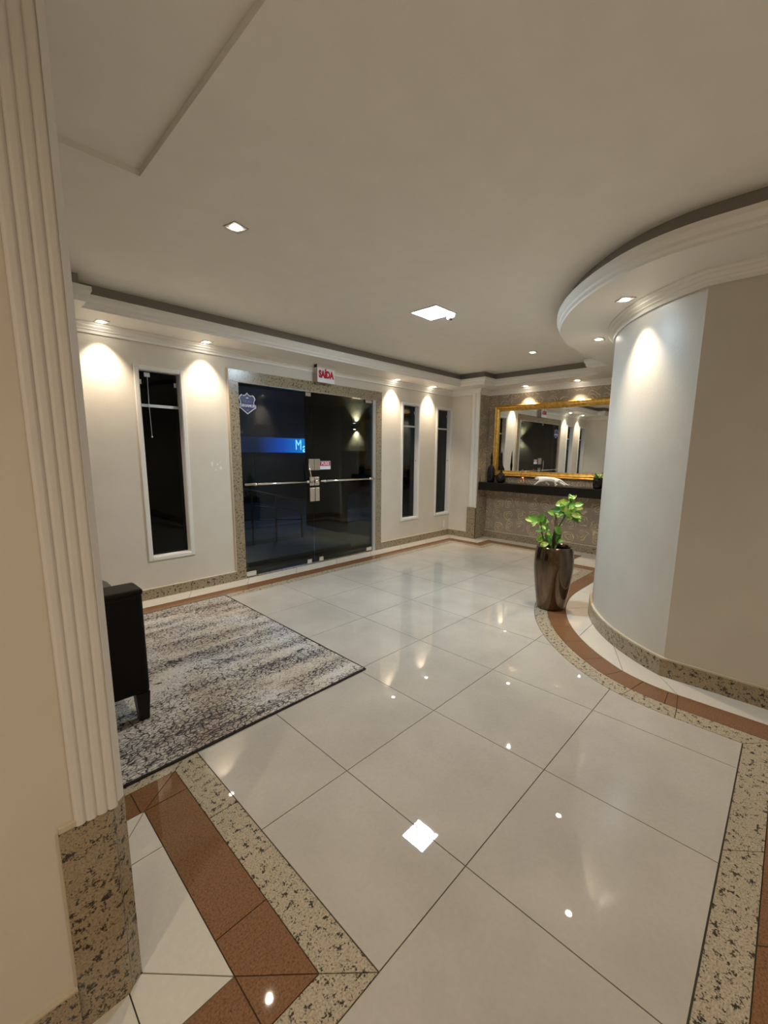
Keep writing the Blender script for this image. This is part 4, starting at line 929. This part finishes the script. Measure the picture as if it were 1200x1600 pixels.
# ------------------------------------------------------------------ outside the entrance
def outs(name, mb, mats, label, cat): o = obj(name, mb, mats); o['kind'] = 'structure'; o['label'] = label; o['category'] = cat; return o
mb = MB(); mb.box((-8, VW+WT, -.22), (26, 7.9, -.05)); outs('porch_floor', mb, M['rough_conc'], 'dark porch floor outside the entrance', 'floor')
mb = MB(); mb.box((-14, 7.9, -.42), (34, 12.0, -.25)); outs('pavement', mb, M['pave'], 'grey pavement beyond the porch', 'pavement')
mb = MB(); mb.box((-14, 12.0, -.60), (34, 18.0, -.40)); outs('street', mb, M['street'], 'night street in front of the lobby', 'street')
mb = MB(); mb.box((-8, VW+WT, 3.95), (26, 8.9, 4.3)); outs('porch_roof', mb, M['rough_conc'], 'concrete porch roof outside the entrance', 'roof')
mb = MB(); wu = 5.9
mb.box((wu, VW+WT, 2.28), (wu+.3, 8.9, 3.95)); mb.box((wu, 7.25, -.05), (wu+.3, 8.9, 2.28)); mb.box((wu, VW+WT, -.05), (wu+.3, 5.25, 2.28)); mb.box((wu-.03, 5.25, 2.28), (wu, 7.25, 2.42))
outs('porch_wall_right', mb, M['olive'], 'olive rendered porch wall with a lit sconce and an opening below', 'wall')
mb = MB(); mb.box((1.0, VW+WT, -.05), (1.3, 8.0, 3.95)); outs('porch_wall_left', mb, M['olive'], 'olive rendered porch wall left of the door outside', 'wall')
# pale concrete aprons seen through the glass
t = tag(obj('ramp', MB().prism([(2.2, 5.6), (4.9, 5.6), (4.9, 7.0), (2.2, 7.0)], -.05, .04), M['pave']), 'low pale ramp slab on the porch behind the railing', 'ramp')
def sconce(u, v, z, side, label):
    t = thing('outdoor_sconce', label, 'wall lamp', (u, v, z), 'porch sconces')
    s_ = side; mb = MB(); mb.box((u, v-.06, z-.075), (u+s_*.13, v+.06, z+.075), bev=.012); obj('housing', mb, M['black'], t)
    mb = MB(); mb.lathe((u+s_*.075, v, z+.074), [(.03, 0), (.03, .006)], 12); obj('lamp_lens', mb, M['spot'], t); mb = MB(); mb.lathe((u+s_*.075, v, z-.080), [(.03, 0), (.03, .006)], 12); obj('lamp_lens', mb, M['spot'], t)
    for dz in (1, -1): spot_lamp(t, (u+s_*.075, v, z+dz*.086), 60.0, (1, .88, .62), 105, .8, .01, (-s_*.25, 0, dz))
sconce(5.9, 6.52, 2.92, -1, 'up and down lamp on the olive porch wall seen through the right leaf')
sconce(1.3, 6.52, 2.92, 1, 'up and down lamp on the left porch wall seen in the mirror')
# railing along the ramp
t = thing('porch_railing', 'dark metal ramp railing outside behind the glass', 'railing', (3.6, 6.5, 0))
A = Vector((2.45, 7.1, 1.50)); B_ = Vector((4.55, 7.1, .98))
mb = MB(); mb.tube([A, B_], .022, 8); obj('handrail', mb, M['rail'], t)
for dz in (-.42, -.80): mb = MB(); mb.tube([A+Vector((0, 0, dz)), B_+Vector((0, 0, dz*.6))], .014, 8); obj('rail', mb, M['rail'], t)
for x in (2.5, 3.12, 3.75, 4.5):
    zt = A.z + (B_.z-A.z)*(x-A.x)/(B_.x-A.x); mb = MB(); mb.tube([(x, 7.1, -.05), (x, 7.1, zt)], .022, 8); obj('post', mb, M['rail'], t)
# shop across the street with a blue sign
t = thing('street_building', 'dark building across the street with a lit blue shop sign', 'building', (9, 18.4, -.4))
mb = MB(); mb.box((-12, 18.3, -.4), (30, 19.4, 9)); obj('facade', mb, M['dark_wall'], t)
for x in (3.5, 6.6, 9.3): mb = MB(); mb.box((x, 18.22, -.4), (x+1.9, 18.3, 2.0), bev=.02); obj('shutter', mb, M['street'], t)
for x in (3.0, 6.2, 9.4): mb = MB(); mb.box((x, 18.2, 3.6), (x+1.6, 18.3, 5.0), bev=.02); obj('window', mb, M['glass_far'], t)
mb = MB(); mb.box((2.0, 18.0, 3.14), (8.6, 18.3, 3.24)); obj('ledge', mb, M['alu'], t)
t = thing('shop_sign', 'glowing blue lightbox sign with pale letters across the street', 'sign', (12.2, 18.05, 2.2))
mb = MB(); mb.box((8.0, 18.02, 2.20), (15.0, 18.18, 2.97)); obj('lightbox', mb, M['sign'], t)
mb = MB(); add_text(mb, 'M', .78, (11.83, 18.01, 2.60), 0, xs=.72); add_text(mb, 'a', .72, (12.24, 18.01, 2.46), 0, xs=.95, bold=.01); obj('letters', mb, M['sign_text'], t)
# street lighting
l = bpy.data.lights.new('street_lamp_light', 'POINT'); l.energy = 170; l.color = (.55, .72, 1.0); l.shadow_soft_size = .2
lo = bpy.data.objects.new('street_lamp_light', l); COL.objects.link(lo); lo.location = Vector((9.0, 14.5, 7.0))*S
